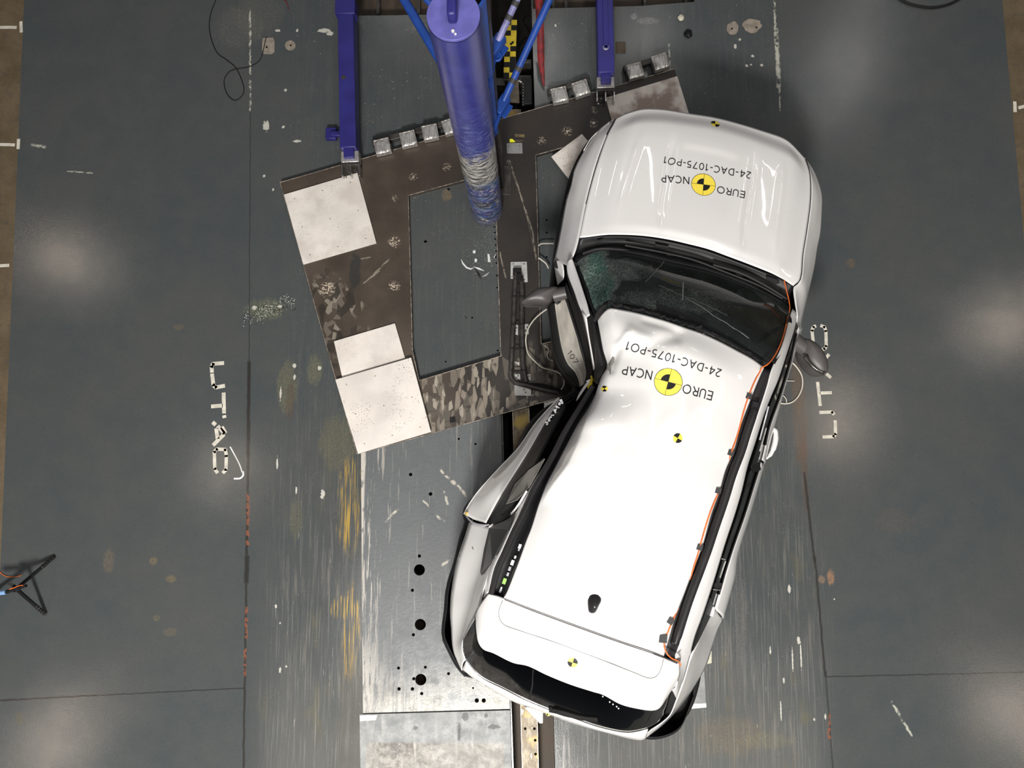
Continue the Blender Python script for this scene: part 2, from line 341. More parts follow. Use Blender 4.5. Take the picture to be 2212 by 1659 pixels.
def mat_foil():
    m = Mat('foil'); v = m.noise(40, 1, .35, 1, detail=4, rough=.7, rot=.25)
    m.set('Base Color', m.mix(v.step(.3, .7), (.52, .5, .48), (.75, .73, .7))); m.set('Metallic', .75); m.set('Roughness', .33)
    m.bump(v+m.voro(55, 1, .3, rot=.25)*.8, .006)
    return m.m
def mat_rail():
    m = Mat('worn_rail'); a = m.noise(10, 2, .8, 1, detail=5, rough=.7)
    col = m.mix(a.step(.35, .6), (.20, .17, .12), (.10, .075, .045)); col = m.mix(m.noise(4, off=4, detail=3).step(.5, .62)*.8, col, (.42, .3, .06))
    col = m.mix(a.step(.62, .68), col, (.4, .38, .33)); m.set('Base Color', col); m.set('Roughness', .45); m.set('Metallic', .3); m.bump(a, .002)
    return m.m

M_ = dict(
    floor=mat_floor(), conc=mat_concrete(), up=mat_deck('upper'), lo=mat_deck('lower'), plat=mat_platform(), pole=mat_pole(),
    foil=mat_foil(), rail=mat_rail(), ws=mat_glass('windscreen_glass', (.42, .52, .48), 1), glass=mat_glass('tinted_glass', (.05, .055, .055)),
    dglass=mk('dark_window', (.010, .011, .011), .3, var=.3, spec=.25), sideglass=mat_glass('side_glass', (.4, .45, .43)),
    white=mk('car_white', (.735, .724, .71), .28, var=.01, coat=.9, scale=3), whitein=mk('car_white_inside', (.60, .585, .56), .4, var=.06),
    black=mk('black_plastic', (.012, .012, .013), .42, var=.2), trim=mk('satin_black', (.022, .021, .022), .38, var=.1), rubber=mk('rubber', (.012, .012, .012), .75, bump=.0006),
    dash=mk('dashboard', (.014, .017, .016), .6, var=.2, bump=.0005), grey=mk('mirror_grey', (.075, .068, .066), .42, var=.06, bump=.0003, bscale=500),
    seat=mk('seat_fabric', (.03, .03, .032), .85, bump=.001), pit=mk('pit_dark', (.012, .011, .010), .8, var=.3), pitb=mk('pit_brown', (.05, .036, .024), .7, var=.35, bump=.002, bscale=40, stretch=.3),
    blue=mk('blue_paint', (.024, .021, .165), .42, var=.12, scale=6, bump=.0006, bscale=40), bluel=mk('bright_blue_paint', (.012, .055, .28), .4, var=.12),
    bluep=mk('faded_blue_paint', (.20, .20, .40), .4, var=.25, scale=20), bluec=mk('cap_blue', (.13, .125, .42), .45, var=.12, scale=14),
    red=mk('red_strap', (.17, .012, .014), .7, var=.5, scale=16), steel=mk('bright_steel', (.55, .53, .5), .3, 1, .2, 30, .0006), dsteel=mk('dark_steel', (.06, .055, .05), .42, .4, .3, 14, .0008),
    edge=mk('worn_steel_edge', (.42, .36, .30), .4, .6, .5, 30), yel=mk('yellow_paint', (.80, .60, .03), .45, var=.12), syel=mk('sticker_yellow', (.93, .74, .08), .4, var=.02), sblk=mk('sticker_black', (.012, .012, .012), .45),
    ink=mk('lettering_black', (.02, .02, .022), .5), orange=mk('orange_cable', (.75, .16, .03), .5), cablew=mk('white_cable', (.62, .58, .5), .5, var=.1), cableb=mk('black_cable', (.012, .012, .012), .5),
    tape=mk('black_tape', (.03, .029, .029), .6), alu=mk('aluminium_plate', (.50, .50, .48), .42, .3, .15, 25), paint=mk('floor_lettering_paint', (.60, .57, .49), .55, var=.15, scale=20), beige=mk('beige_filler', (.25, .215, .175), .7, var=.2, scale=25, bump=.001),
    hose=mk('black_hose', (.035, .03, .027), .45, var=.35, scale=25, bump=.002, bscale=60), green=mk('green_clip', (.28, .62, .1), .5), silver=mk('silver_lip', (.42, .42, .44), .3, .3, .08), shard=mk('white_shard', (.72, .73, .72), .35), paper=mk('crumpled_paper', (.55, .53, .42), .7, bump=.003, bscale=50),
    lblue=mk('light_blue_tape', (.2, .36, .62), .5), gitter=mk('glass_crumbs', (.38, .42, .32), .3, var=.5, scale=60), doorin=mk('soiled_door_panel', (.40, .375, .33), .5, var=.3, scale=9, bump=.0015, bscale=14, stretch=.4), inner=mk('inner_and_pane_reflection', (.22, .21, .19), .5, var=.2),
    lens=mk('lamp_lens', (.5, .52, .55), .1, coat=1), glow=mk('yellow_tag', (.85, .85, .03), .5))

# ------------------------------------------------------------------ object helpers
WL = {}
def tag(o, label=None, cat=None, group=None, kind=None):
    if label: o['label'] = label
    if cat: o['category'] = cat
    if group: o['group'] = group
    if kind: o['kind'] = kind
    return o
def empty(name, loc):
    o = bpy.data.objects.new(name, None); C.objects.link(o); o.location = loc; o.empty_display_size = .1; WL[o] = Vector(loc); return o
def obj(name, vs, fs, mat, parent=None, smooth=True, mats=None, fm=None, angle=None):
    vs = [Vector(v) for v in vs]
    n = len(vs); lo = Vector((min(v[i] for v in vs) for i in range(3))); hi = Vector((max(v[i] for v in vs) for i in range(3)))
    c = Vector(((lo.x+hi.x)/2, (lo.y+hi.y)/2, lo.z))
    me = bpy.data.meshes.new(name); me.from_pydata([v-c for v in vs], [], fs); me.update()
    for mt in (mats or [mat]): me.materials.append(mt)
    if fm:
        for p, k in zip(me.polygons, fm): p.material_index = k
    bm = bmesh.new(); bm.from_mesh(me); bmesh.ops.remove_doubles(bm, verts=bm.verts, dist=1e-6); bm.to_mesh(me); bm.free()
    o = bpy.data.objects.new(name, me); C.objects.link(o); WL[o] = c
    if parent: o.parent = parent; o.location = c-WL[parent]
    else: o.location = c
    if smooth:
        for p in me.polygons: p.use_smooth = True
        if angle: me.set_sharp_from_angle(angle=math.radians(angle))
    return o
class MB:
    def __init__(s): s.v = []; s.f = []; s.k = []
    def add(s, vs, fs, k=0):
        b = len(s.v); s.v += [Vector(v) for v in vs]; s.f += [tuple(i+b for i in f) for f in fs]; s.k += [k]*len(fs); return s
    def box(s, c, sz, rz=0, k=0, M=None):
        M = M or Matrix.Rotation(rz, 3, 'Z'); c = Vector(c)
        vs = [c+M@Vector((x*sz[0]/2, y*sz[1]/2, z*sz[2]/2)) for z in (-1, 1) for y in (-1, 1) for x in (-1, 1)]
        return s.add(vs, [(0, 2, 3, 1), (4, 5, 7, 6), (0, 1, 5, 4), (2, 6, 7, 3), (0, 4, 6, 2), (1, 3, 7, 5)], k)
    def prism(s, pts, z0, z1, k=0):
        n = len(pts); pts = ccw(pts)
        vs = [Vector((p[0], p[1], z0)) for p in pts]+[Vector((p[0], p[1], z1)) for p in pts]
        return s.add(vs, [tuple(range(n-1, -1, -1)), tuple(range(n, 2*n))]+[(i, (i+1) % n, n+(i+1) % n, n+i) for i in range(n)], k)
    def cyl(s, c, r, h, seg=24, k=0, r2=None, cap=True):
        c = Vector(c); r2 = r if r2 is None else r2
        a = [c+Vector((math.cos(2*math.pi*i/seg)*r, math.sin(2*math.pi*i/seg)*r, 0)) for i in range(seg)]
        b = [c+Vector((math.cos(2*math.pi*i/seg)*r2, math.sin(2*math.pi*i/seg)*r2, h)) for i in range(seg)]
        return s.add(a+b, [tuple(range(seg-1, -1, -1)), tuple(range(seg, 2*seg))]+[(i, (i+1) % seg, seg+(i+1) % seg, seg+i) for i in range(seg)], k)
    def tube(s, pts, r, seg=8, k=0, smooth=True, sub=4):
        if smooth and len(pts) > 2: pts = cr(pts, sub*(len(pts)-1)+1)
        pts = [Vector(p) for p in pts]; n = len(pts); rs = r if isinstance(r, (list, tuple)) else [r]*n
        if len(rs) != n: rs = [rs[min(len(rs)-1, int(i/(n-1)*(len(rs)-1)+.5))] for i in range(n)]
        up = Vector((0, 0, 1)); vs = []
        for i, p in enumerate(pts):
            t = (pts[min(n-1, i+1)]-pts[max(0, i-1)]).normalized()
            a = t.cross(up)
            if a.length < .05: a = t.cross(Vector((0, 1, 0)))
            a.normalize(); b = t.cross(a)
            vs += [p+(a*math.cos(2*math.pi*j/seg)+b*math.sin(2*math.pi*j/seg))*rs[i] for j in range(seg)]
        fs = [(i*seg+j, i*seg+(j+1) % seg, (i+1)*seg+(j+1) % seg, (i+1)*seg+j) for i in range(n-1) for j in range(seg)]
        fs += [tuple(range(seg-1, -1, -1)), tuple(range((n-1)*seg, n*seg))]
        return s.add(vs, fs, k)
    def obj(s, name, mat, parent=None, smooth=False, bevel=0, mats=None, angle=None, seg=2):
        o = obj(name, s.v, s.f, mat, parent, smooth or bool(bevel), mats, s.k if mats else None, angle or (35 if (smooth or bevel) else None))
        if bevel:
            b = o.modifiers.new('bevel', 'BEVEL'); b.width = bevel; b.segments = seg; b.limit_method = 'ANGLE'; b.angle_limit = math.radians(35)
        return o
def ccw(pts):
    a = sum(pts[i][0]*pts[(i+1) % len(pts)][1]-pts[(i+1) % len(pts)][0]*pts[i][1] for i in range(len(pts)))
    return list(pts) if a > 0 else list(pts)[::-1]
def cr(pts, n):
    """Catmull-Rom through the points, n samples evenly by length"""
    pts = [Vector(p) for p in pts]
    if len(pts) == 2: dense = [pts[0].lerp(pts[1], i/40) for i in range(41)]
    else:
        q = [pts[0]*2-pts[1]]+pts+[pts[-1]*2-pts[-2]]; dense = []
        for i in range(1, len(q)-2):
            p0, p1, p2, p3 = q[i-1:i+3]
            t0 = 0; t1 = max(1e-4, (p1-p0).length**.5); t2 = t1+max(1e-4, (p2-p1).length**.5); t3 = t2+max(1e-4, (p3-p2).length**.5)
            for k in range(12):
                t = t1+(t2-t1)*k/12
                A1 = p0*((t1-t)/(t1-t0))+p1*((t-t0)/(t1-t0)); A2 = p1*((t2-t)/(t2-t1))+p2*((t-t1)/(t2-t1)); A3 = p2*((t3-t)/(t3-t2))+p3*((t-t2)/(t3-t2))
                B1 = A1*((t2-t)/(t2-t0))+A2*((t-t0)/(t2-t0)); B2 = A2*((t3-t)/(t3-t1))+A3*((t-t1)/(t3-t1))
                dense.append(B1*((t2-t)/(t2-t1))+B2*((t-t1)/(t2-t1)))
        dense.append(pts[-1])
    L = [0]
    for a, b in zip(dense, dense[1:]): L.append(L[-1]+(b-a).length)
    out = []; j = 0
    for i in range(n):
        s = L[-1]*i/(n-1)
        while j < len(L)-2 and L[j+1] < s: j += 1
        d = L[j+1]-L[j]; out.append(dense[j].lerp(dense[j+1], 0 if d == 0 else min(1, (s-L[j])/d)))
    return out
def W(pts, z=0.0):
    """photo points (px, py[, z]) -> places"""
    out = []
    for i, p in enumerate(pts):
        zz = p[2] if len(p) > 2 else (z[0]+(z[1]-z[0])*i/(len(pts)-1) if isinstance(z, (tuple, list)) else z)
        out.append(P(p[0], p[1], zz))
    return out
def grid_faces(nu, nv): return [(j*nu+i, j*nu+i+1, (j+1)*nu+i+1, (j+1)*nu+i) for j in range(nv-1) for i in range(nu-1)]
SURF = {}
def fixup(vs, fs):
    s = 0
    for f in fs[::7]:
        a, b, c = vs[f[0]], vs[f[1]], vs[f[2]]; s += (b-a).cross(c-a).z
    return fs if s > 0 else [f[::-1] for f in fs]
def coons(name, front, rear, left, right, mat, parent, nu=40, nv=40, zf=None, thick=.008, key=None):
    """front and rear run left to right, left and right run front to rear"""
    f, r, l, g = cr(front, nu), cr(rear, nu), cr(left, nv), cr(right, nv)
    c00, c10, c01, c11 = f[0], f[-1], r[0], r[-1]; vs = []
    for j in range(nv):
        v = j/(nv-1)
        for i in range(nu):
            u = i/(nu-1)
            p = f[i]*(1-v)+r[i]*v+l[j]*(1-u)+g[j]*u-(c00*(1-u)*(1-v)+c10*u*(1-v)+c01*(1-u)*v+c11*u*v)
            if zf: p.z += zf(u, v, p)
            vs.append(p)
    fs = fixup(vs, grid_faces(nu, nv))
    o = obj(name, vs, fs, mat, parent)
    if thick:
        m = o.modifiers.new('thickness', 'SOLIDIFY'); m.thickness = thick; m.offset = -1
    if key: SURF[key] = BVHTree.FromPolygons(vs, fs)
    return o
def loft(name, curves, mat, parent, n=40, sub=1, thick=.006, key=None, up=True, pts=False, flip=False):
    cs = [cr(c, n) for c in curves]
    if sub > 1:
        cols = [cr([c[i] for c in cs], sub*(len(cs)-1)+1) for i in range(n)]
        cs = [[cols[i][k] for i in range(n)] for k in range(len(cols[0]))]
    vs = [p for c in cs for p in c]; fs = grid_faces(n, len(cs))
    fs = fixup(vs, fs)
    if flip: fs = [f[::-1] for f in fs]
    o = obj(name, vs, fs, mat, parent)
    if thick:
        m = o.modifiers.new('thickness', 'SOLIDIFY'); m.thickness = thick; m.offset = -1
    if key: SURF[key] = BVHTree.FromPolygons(vs, fs)
    return o
def drop(key, p, off=.003):
    h = SURF[key].ray_cast(Vector((p[0], p[1], 5)), Vector((0, 0, -1)))
    if h[0] is None:
        h = SURF[key].find_nearest(Vector((p[0], p[1], p[2] if len(p) > 2 else 1.5)))
        return Vector((p[0], p[1], h[0].z+off))
    return h[0]+h[1].normalized()*off*(1 if h[1].z > 0 else -1)
def pix_on(key, px, py, off=.003):
    o = Vector((0, 0, H)); d = (P(px, py, 0)-o).normalized()
    h = SURF[key].ray_cast(o, d)
    if h[0] is None:
        return P(px, py, 1.5)
    return h[0]+Vector((0, 0, off))
def ribbon(mb, pts, wd, k=0, z=None, h=.0012):
    """flat strip along points (already placed), width in metres"""
    n = len(pts); vs = []
    for i, p in enumerate(pts):
        t = (pts[min(n-1, i+1)]-pts[max(0, i-1)]); t.z = 0; t.normalize(); nn = Vector((-t.y, t.x, 0))*wd/2
        vs += [p-nn, p+nn]
    mb.add(vs, [(2*i, 2*i+2, 2*i+3, 2*i+1) for i in range(n-1)], k); return mb
def solid(o, t=.002, off=-1):
    m = o.modifiers.new('thickness', 'SOLIDIFY'); m.thickness = t; m.offset = off; return o
def plate(name, outer, holes, z0, z1, mat, parent=None, bevel=0, world=False, pz=None):
    cu = bpy.data.curves.new('tmp', 'CURVE'); cu.dimensions = '2D'; cu.fill_mode = 'BOTH'
    zc = z1 if pz is None else pz
    for pl in [outer]+holes:
        q = [Vector((p[0], p[1], 0)) if world else P(p[0], p[1], zc) for p in pl]
        sp = cu.splines.new('POLY'); sp.points.add(len(q)-1); sp.use_cyclic_u = True
        for a, b in zip(sp.points, q): a.co = (b.x, b.y, 0, 1)
    cu.extrude = (z1-z0)/2
    t = bpy.data.objects.new('tmp', cu); C.objects.link(t)
    dg = bpy.context.evaluated_depsgraph_get(); me = bpy.data.meshes.new_from_object(t.evaluated_get(dg))
    vs = [v.co+Vector((0, 0, (z0+z1)/2)) for v in me.vertices]; fs = [tuple(p.vertices) for p in me.polygons]
    bpy.data.objects.remove(t); bpy.data.curves.remove(cu); bpy.data.meshes.remove(me)
    o = obj(name, vs, fs, mat, parent, smooth=False)
    bm = bmesh.new(); bm.from_mesh(o.data); bmesh.ops.recalc_face_normals(bm, faces=bm.faces); bm.to_mesh(o.data); bm.free()
    return o
def circ(px, py, r, z=0.0, n=20):
    c = P(px, py, z); return [(c.x+math.cos(2*math.pi*i/n)*r, c.y+math.sin(2*math.pi*i/n)*r) for i in range(n)]
def wp(pts, z=0.0): return [tuple(P(a, b, z)[:2]) for a, b in pts]

# ------------------------------------------------------------------ the floor of the hall
LB = [(88, -900), (52, 0), (0, 1240), (-28, 1900)]; RB = [(2084, -900), (2165, 0), (2212, 520), (2337, 1900)]
def tx(y, right): return (1148 if right else 1058)+.031*y
trench = [(tx(-190, 0), -190), (tx(1890, 0), 1890), (tx(1890, 1), 1890), (tx(-190, 1), -190)]
deck = [(778, 860), (tx(860, 0)-3, 860), (tx(1880, 0)-3, 1880), (787, 1880)]
topp = [(768, -150), (768, 34), (tx(30, 0)-2, 30), (tx(-150, 0)-2, -150)]; topq = [(tx(-150, 1)+2, -150), (tx(30, 1)+2, 19), (1380, 13), (1500, 4), (1500, -150)]
small = [circ(919, 521, .014), circ(931, 406, .012), (circ(969, 408, .012)), circ(1020, 686, .008), circ(963, 781, .007)]
for k, yy in enumerate((490, 502, 516, 529, 542, 568, 595, 621, 757)): small.append(circ(1068+k*.9, yy, .008))
for yy in (475, 502, 555): small.append(circ(1181, yy, .009))
floor = plate('floor', wp(LB+RB[::-1]), [wp(trench), wp(deck), wp(topp), wp(topq)]+small, -.03, 0, M_['floor'], world=True)
tag(floor, 'dark blue-grey painted hall floor with worn joints and scuffs', 'floor', kind='structure')
for nm, q in (('floor', [(-1200, -900), (88, -900), (52, 0), (0, 1240), (-28, 1900), (-700, 1900)]), ('floor', [(2084, -900), (2165, 0), (2212, 520), (2337, 1900), (3000, 1900), (3400, -900)])):
    o = MB().prism(wp(q), -.03, -.001).obj(nm, M_['conc']); tag(o, 'brown bare concrete strip beside the painted floor', 'floor', kind='structure')
# the pit and its walls
b = MB(); b.prism(wp([(700, -250), (700, 1250), (1300, 1250), (1560, -250)]), -.42, -.38)
o = b.obj('trim_1', M_['pit']); tag(o, 'dark bottom of the trolley trench under the hall floor', 'trench', kind='structure')  # near-black far piece, the shade of the covered trench put into its colour
o = MB().prism(wp([(700, 1250), (700, 1900), (1300, 1900), (1300, 1250)]), -.42, -.2).obj('trim_1', M_['pitb']); tag(o, 'shallower rusty bottom of the trench behind the car', 'trench', kind='structure')  # shallower brown piece, shaped so this end of the trench reads as lit
b = MB()
for q in (trench,):
    for i in (0, 2):
        a, c = P(*q[i]), P(*q[(i+1) % 4]); b.add([a+Vector((0, 0, -.4)), c+Vector((0, 0, -.4)), c+Vector((0, 0, -.03)), a+Vector((0, 0, -.03))], [(0, 1, 2, 3)])
o = b.obj('trim_2', M_['pitb']); tag(o, 'rusty brown side walls of the trench', 'trench', kind='structure')
o = MB().prism(wp([(760, -160), (760, 36), (1060, 32), (1060, -160)]), -.16, -.12).prism(wp([(1150, -160), (1150, 26), (1510, 10), (1510, -160)]), -.16, -.12).obj('trim_3', M_['pitb'])
tag(o, 'dark brown sunken ledge at the far end of the floor', 'ledge', kind='structure')
b = MB()
for x in (818, 905): b.box(P(x, 10, -.09), (.03, .22, .05))
for x in (1195, 1222, 1392, 1480): b.box(P(x, 0, -.09), (.025, .22, .05))
tag(b.obj('trim_4', M_['dsteel']), 'steel ribs across the sunken ledge', 'ledge', kind='structure')

# floor panels
holes = [circ(*h) for h in ((887, 1025, .014), (930, 1067, .015), (906, 1201, .013), (891, 1275, .013), (893, 1371, .013), (861, 1443, .012), (919, 1441, .012), (969, 1455, .012), (894, 1466, .013), (862, 1488, .014), (891, 1488, .014), (911, 1498, .013), (1022, 1486, .008), (1030, 1513, .017), (1045, 1513, .017), (906, 1231, .045), (908, 1349, .045), (909, 1468, .045), (991, 948, .009), (1027, 959, .009))]
o = plate('floor_panel', wp([(779, 862), (tx(862, 0)-4, 862), (tx(1532, 0)-4, 1531), (784, 1540)]), holes, -.03, .003, M_['up'], world=True)
tag(o, 'worn steel floor panel with three round holes, in front of the angled platform', 'floor panel')
o = plate('floor_panel', wp([(777, 1543), (tx(1535, 0)-4, 1534), (tx(1879, 0)-4, 1879), (782, 1879)]), [], -.03, .004, M_['lo'], world=True)
tag(o, 'shiny bare metal floor panel at the bottom edge beside the trench', 'floor panel')
o = plate('floor_panel', wp([(1204, 1300), (1514, 1290), (1524, 1519), (1206, 1530)]), [], .0005, .005, mat_deck('lower'), world=True)
tag(o, 'mottled steel floor panel mostly under the rear of the car', 'floor panel')
o = MB().prism(wp([(1490, 1521), (1525, 1518), (1526, 1528), (1491, 1531)]), .0005, .003).obj('tape_strip', M_['shard']); tag(o, 'short white tape strip on the floor by the right rear wheel', 'tape')
o = MB().prism(wp([(1516, 1437), (1524, 1398), (1537, 1407), (1537, 1432)]), .0005, .003).obj('tape_strip', M_['paper']); tag(o, 'pale tape scrap on the floor beside the right rear door', 'tape')
o = MB().prism(wp([(778, 1545), (815, 1544), (812, 1555), (778, 1557)]), .0045, .006).obj('tape_strip', M_['shard']); tag(o, 'white tape strip on the corner of the shiny floor panel', 'tape')

# rail in the trench
def rx(y): return 1125+.027*(y-890)
root = empty('trolley_rail', P(rx(1400), 1400, -.02)); tag(root, 'yellow-worn steel guide rail with bolt holes lying in the trench', 'rail')
hs = [circ(rx(y)+dx, y, .011, z=-.02) for y, dx in ((1574, 11), (1599, 12), (1629, 12), (1574, -9), (1500, 11))]
plate('rail_head', wp([(rx(236)-17, 236), (rx(1850)-17, 1850), (rx(1850)+18, 1850), (rx(236)+18, 236)], -.02), hs, -.045, -.02, M_['rail'], parent=root, world=True)
b = MB().prism(wp([(rx(236)-3, 236), (rx(1850)-3, 1850), (rx(1850)+3, 1850), (rx(236)+3, 236)], -.02), -.36, -.045); b.obj('web', M_['dsteel'], root)
b = MB().prism(wp([(rx(236)-20, 236), (rx(1850)-20, 1850), (rx(1850)+20, 1850), (rx(236)+20, 236)], -.02), -.38, -.36); b.obj('rail_foot', M_['dsteel'], root)
for dx in (-17.5, 17.5):
    b = MB(); b.tube(W([(rx(250)+dx, 250), (rx(1840)+dx, 1840)], -.021), .004, 6, smooth=False); b.obj('edge', M_['edge'], root)
o = MB().prism(wp([(1134, 1528), (1172, 1528), (1172, 1562), (1166, 1562)], .01), -.019, .012).obj('steel_wedge', M_['steel']); tag(o, 'white triangular wedge on the rail under the tailgate', 'wedge')

# checkered marker board on the rail
root = empty('marker_board', P(1104, 110, -.01)); tag(root, 'yellow and black checkered measuring board standing in the trench right of the blue pole', 'marker board')
b = MB(); sq = .0495
pat = ['.Y', 'YK', 'KY', 'YY', 'YY', 'YK', 'KY', 'YK', 'KK', 'YK', 'KY']
c0 = P(1104.5, 43, 0)
for r, row in enumerate(pat):
    for c, ch in enumerate(row):
        if ch == '.': continue
        cc = c0+Vector(((c-.5)*sq-.0017*r, -(r+.5)*sq*.985, -.003)); b.box(cc, (sq, sq, .006), k=0 if ch == 'Y' else 1)
b.obj('checker_squares', None, root, mats=[M_['yel'], M_['sblk']])
MB().box(c0+Vector((-.01, -sq*5.5, -.02)), (sq*2.1, sq*11.2, .02)).obj('backing', M_['dsteel'], root)
cm = P(1104, 95, .002)
MB().cyl(cm, .011, .002).cyl(cm+Vector((.014, .013, 0)), .011, .002).obj('round_mark', M_['sblk'], root)

# box with a row of screws in the trench
root = empty('trench_box', P(1138, 200, -.03)); tag(root, 'black box with a row of bright screws in the trench', 'box')
MB().box(P(1138, 205, -.1), (.09, .24, .14)).obj('case', M_['black'], root, bevel=.004)
for k in range(8): MB().cyl(P(1130, 182+k*6.4, -.03), .0035, .005, 8).obj('screw', M_['steel'], root)
MB().box(P(1122, 176, -.02), (.05, .012, .012), rz=-.5).obj('latch', M_['steel'], root)
for a, b_, nm, lb in (((1070, 168), (1092, 184), M_['dsteel'], 'grey steel block in the trench under the blue pole'), ((1118, 162), (1148, 180), M_['dsteel'], 'grey steel block in the trench beside the checkered board'), ((1125, 128), (1148, 136), M_['dsteel'], 'thin steel cross bar spanning the trench')):
    q = [(a[0], a[1]), (b_[0], a[1]), (b_[0], b_[1]), (a[0], b_[1])]
    tag(MB().prism(wp(q, -.1), -.37, -.1).obj('steel_block', nm, bevel=.004), lb, 'block')
tag(MB().tube(W([(1118, 120), (1128, 100), (1142, 92), (1138, 75), (1128, 60), (1135, 48)], -.25), .006).obj('black_cable', M_['cableb'], smooth=True), 'black cable curled deep in the trench', 'cable')

# ------------------------------------------------------------------ the angled platform
ZP = .05
root = empty('steel_platform', P(990, 560, 0)); tag(root, 'large angled dark steel platform plate with openings, under the car and blue pole', 'platform')
op1 = [(882, 422), (1069, 371), (1082, 769), (905, 822), (891, 757)]; op2 = [(1157, 335), (1330, 287), (1345, 700), (1169, 743)]
out = [(605, 394), (1457, 149), (1618, 745), (771, 981)]
plate('plate', wp(out, ZP), [wp(op1, ZP), wp(op2, ZP)], .001, ZP, M_['plat'], parent=root, world=True)
for q in (op1, op2):
    for i in range(len(q)):
        MB().tube(W([q[i], q[(i+1) % len(q)]], ZP), .0035, 6, smooth=False).obj('edge_strip', M_['edge'], root)
for i in (0, 2, 3): MB().tube(W([out[i], out[(i+1) % 4]], ZP), .003, 6, smooth=False).obj('edge_strip', M_['edge'], root)
bars = [((803, 307), (975, 262), .05), ((1183, 197), (1272, 172), .045), ((1348, 147), (1432, 123), .045)]
for a, c, wd in bars:
    A, B = P(*a, .06), P(*c, .06); b = MB().box((A+B)/2-Vector((0, 0, .03)), ((B-A).length, wd, .06), rz=math.atan2((B-A).y, (B-A).x)); b.obj('back_bar', M_['dsteel'], root, bevel=.004)
for p in ((850, 428), (893, 382), (965, 362), (852, 523), (852, 618), (1282, 266), (1225, 284), (1170, 304)):
    MB().cyl(P(*p, ZP), .013, .006, 6).obj('bolt', M_['edge'], root, bevel=.001)
# ground weld lines
for pts in ([(1096, 348), (1130, 440), (1158, 560)],): MB().tube(W(pts, ZP), .0012, 6).obj('weld_line', M_['edge'], root)

# white boards
bd = [([(613, 420), (772, 373), (813, 525), (655, 571)], .05, .066, 1, .35, .25, 'white painted board on the left side of the platform, next to the blue beam'),
      ([(721, 737), (853, 698), (875, 774), (739, 815)], .05, .066, 2, .55, .2, 'small soiled white board partly under the largest speckled board'),
      ([(724, 820), (888, 772), (931, 933), (773, 980)], .072, .09, 3, 1.0, .12, 'large white board with dark specks at the near left corner of the platform'),
      ([(1308, 211), (1463, 164), (1490, 250), (1340, 330)], .05, .066, 4, .3, 1.3, 'brown-stained white board partly under the car front'),
      ([(1191, 338), (1257, 289), (1310, 352), (1230, 388)], .05, .066, 5, 1.2, .8, 'small tilted white board with brown spots beside the front wheel')]
for q, z0, z1, sd, sp, stn, lb in bd:
    root = empty('white_board', P(sum(p[0] for p in q)/4, sum(p[1] for p in q)/4, z0)); tag(root, lb, 'board', 'white boards on the platform')
    MB().prism(wp(q, z1), z0+.001, z1).obj('board', mat_board(sd*3.1, sp, stn), root, bevel=.002)
    if sd in (1, 3):
        for u in (.12, .5, .88):
            for v in (.1, .5, .9):
                a = Vector(q[0]).lerp(Vector(q[1]), u); c = Vector(q[3]).lerp(Vector(q[2]), u); p = a.lerp(c, v)
                MB().cyl(P(p.x, p.y, z1), .004, .0015, 10).obj('screw', M_['dsteel'], root)
    if sd == 3:
        MB().prism(wp([(770, 950), (925, 905), (930, 925), (775, 972)], .07), .052, .071).obj('spacer', M_['dsteel'], root)
# foil blocks
fb = [(829, 322, 'nearest the left blue beam'), (884, 306, 'second from the left blue beam'), (931, 292, 'next to the blue pole on its left'), (975, 279, 'half hidden behind the blue pole'), (1208, 212, 'right of the trench, nearest the trench'), (1254, 198, 'left of the right blue beam'), (1370, 160, 'right of the right blue beam'), (1424, 141, 'at the far right corner of the platform')]
for i, (px, py, lb) in enumerate(fb):
    c = P(px, py, .05); rz = math.radians(15+R_.uniform(-4, 4)); b = MB(); n = 9
    s = .066; vs = []; top = .112
    Mx = Matrix.Rotation(rz, 3, 'Z')
    # a pillow of crumpled foil: ridges run along the block
    for j in range(n):
        for k in range(n):
            x, y = (k/(n-1)-.5)*2*s, (j/(n-1)-.5)*2*s*.97
            e = min(1, 5*(1-max(abs(x), abs(y))/s)); zz = top-.008*(1-e)+(R_.uniform(-.003, .003) if 0 < j < n-1 and 0 < k < n-1 else -.004)+.002*(k % 2)
            vs.append(c+Mx@Vector((x+R_.uniform(-.0015, .0015), y, zz-.05)))
    b.add(vs, grid_faces(n, n))
    for p in vs: p.z += .008
    ring = [vs[k] for k in range(n)]+[vs[j*n+n-1] for j in range(1, n)]+[vs[(n-1)*n+k] for k in range(n-2, -1, -1)]+[vs[j*n] for j in range(n-2, 0, -1)]
    m_ = len(ring); low = [Vector((p.x+R_.uniform(-.002, .002), p.y, .0615)) for p in ring]
    b.add(ring+low, [(i_, m_+i_, m_+(i_+1) % m_, (i_+1) % m_) for i_ in range(m_)]+[tuple(range(m_, 2*m_))])
    o = b.obj('foil_block', M_['foil'], smooth=True, angle=50); tag(o, 'silver foil wrapped block on the platform edge, '+lb, 'block', 'foil wrapped blocks on the platform edge')
    if lb.startswith('half'): pass

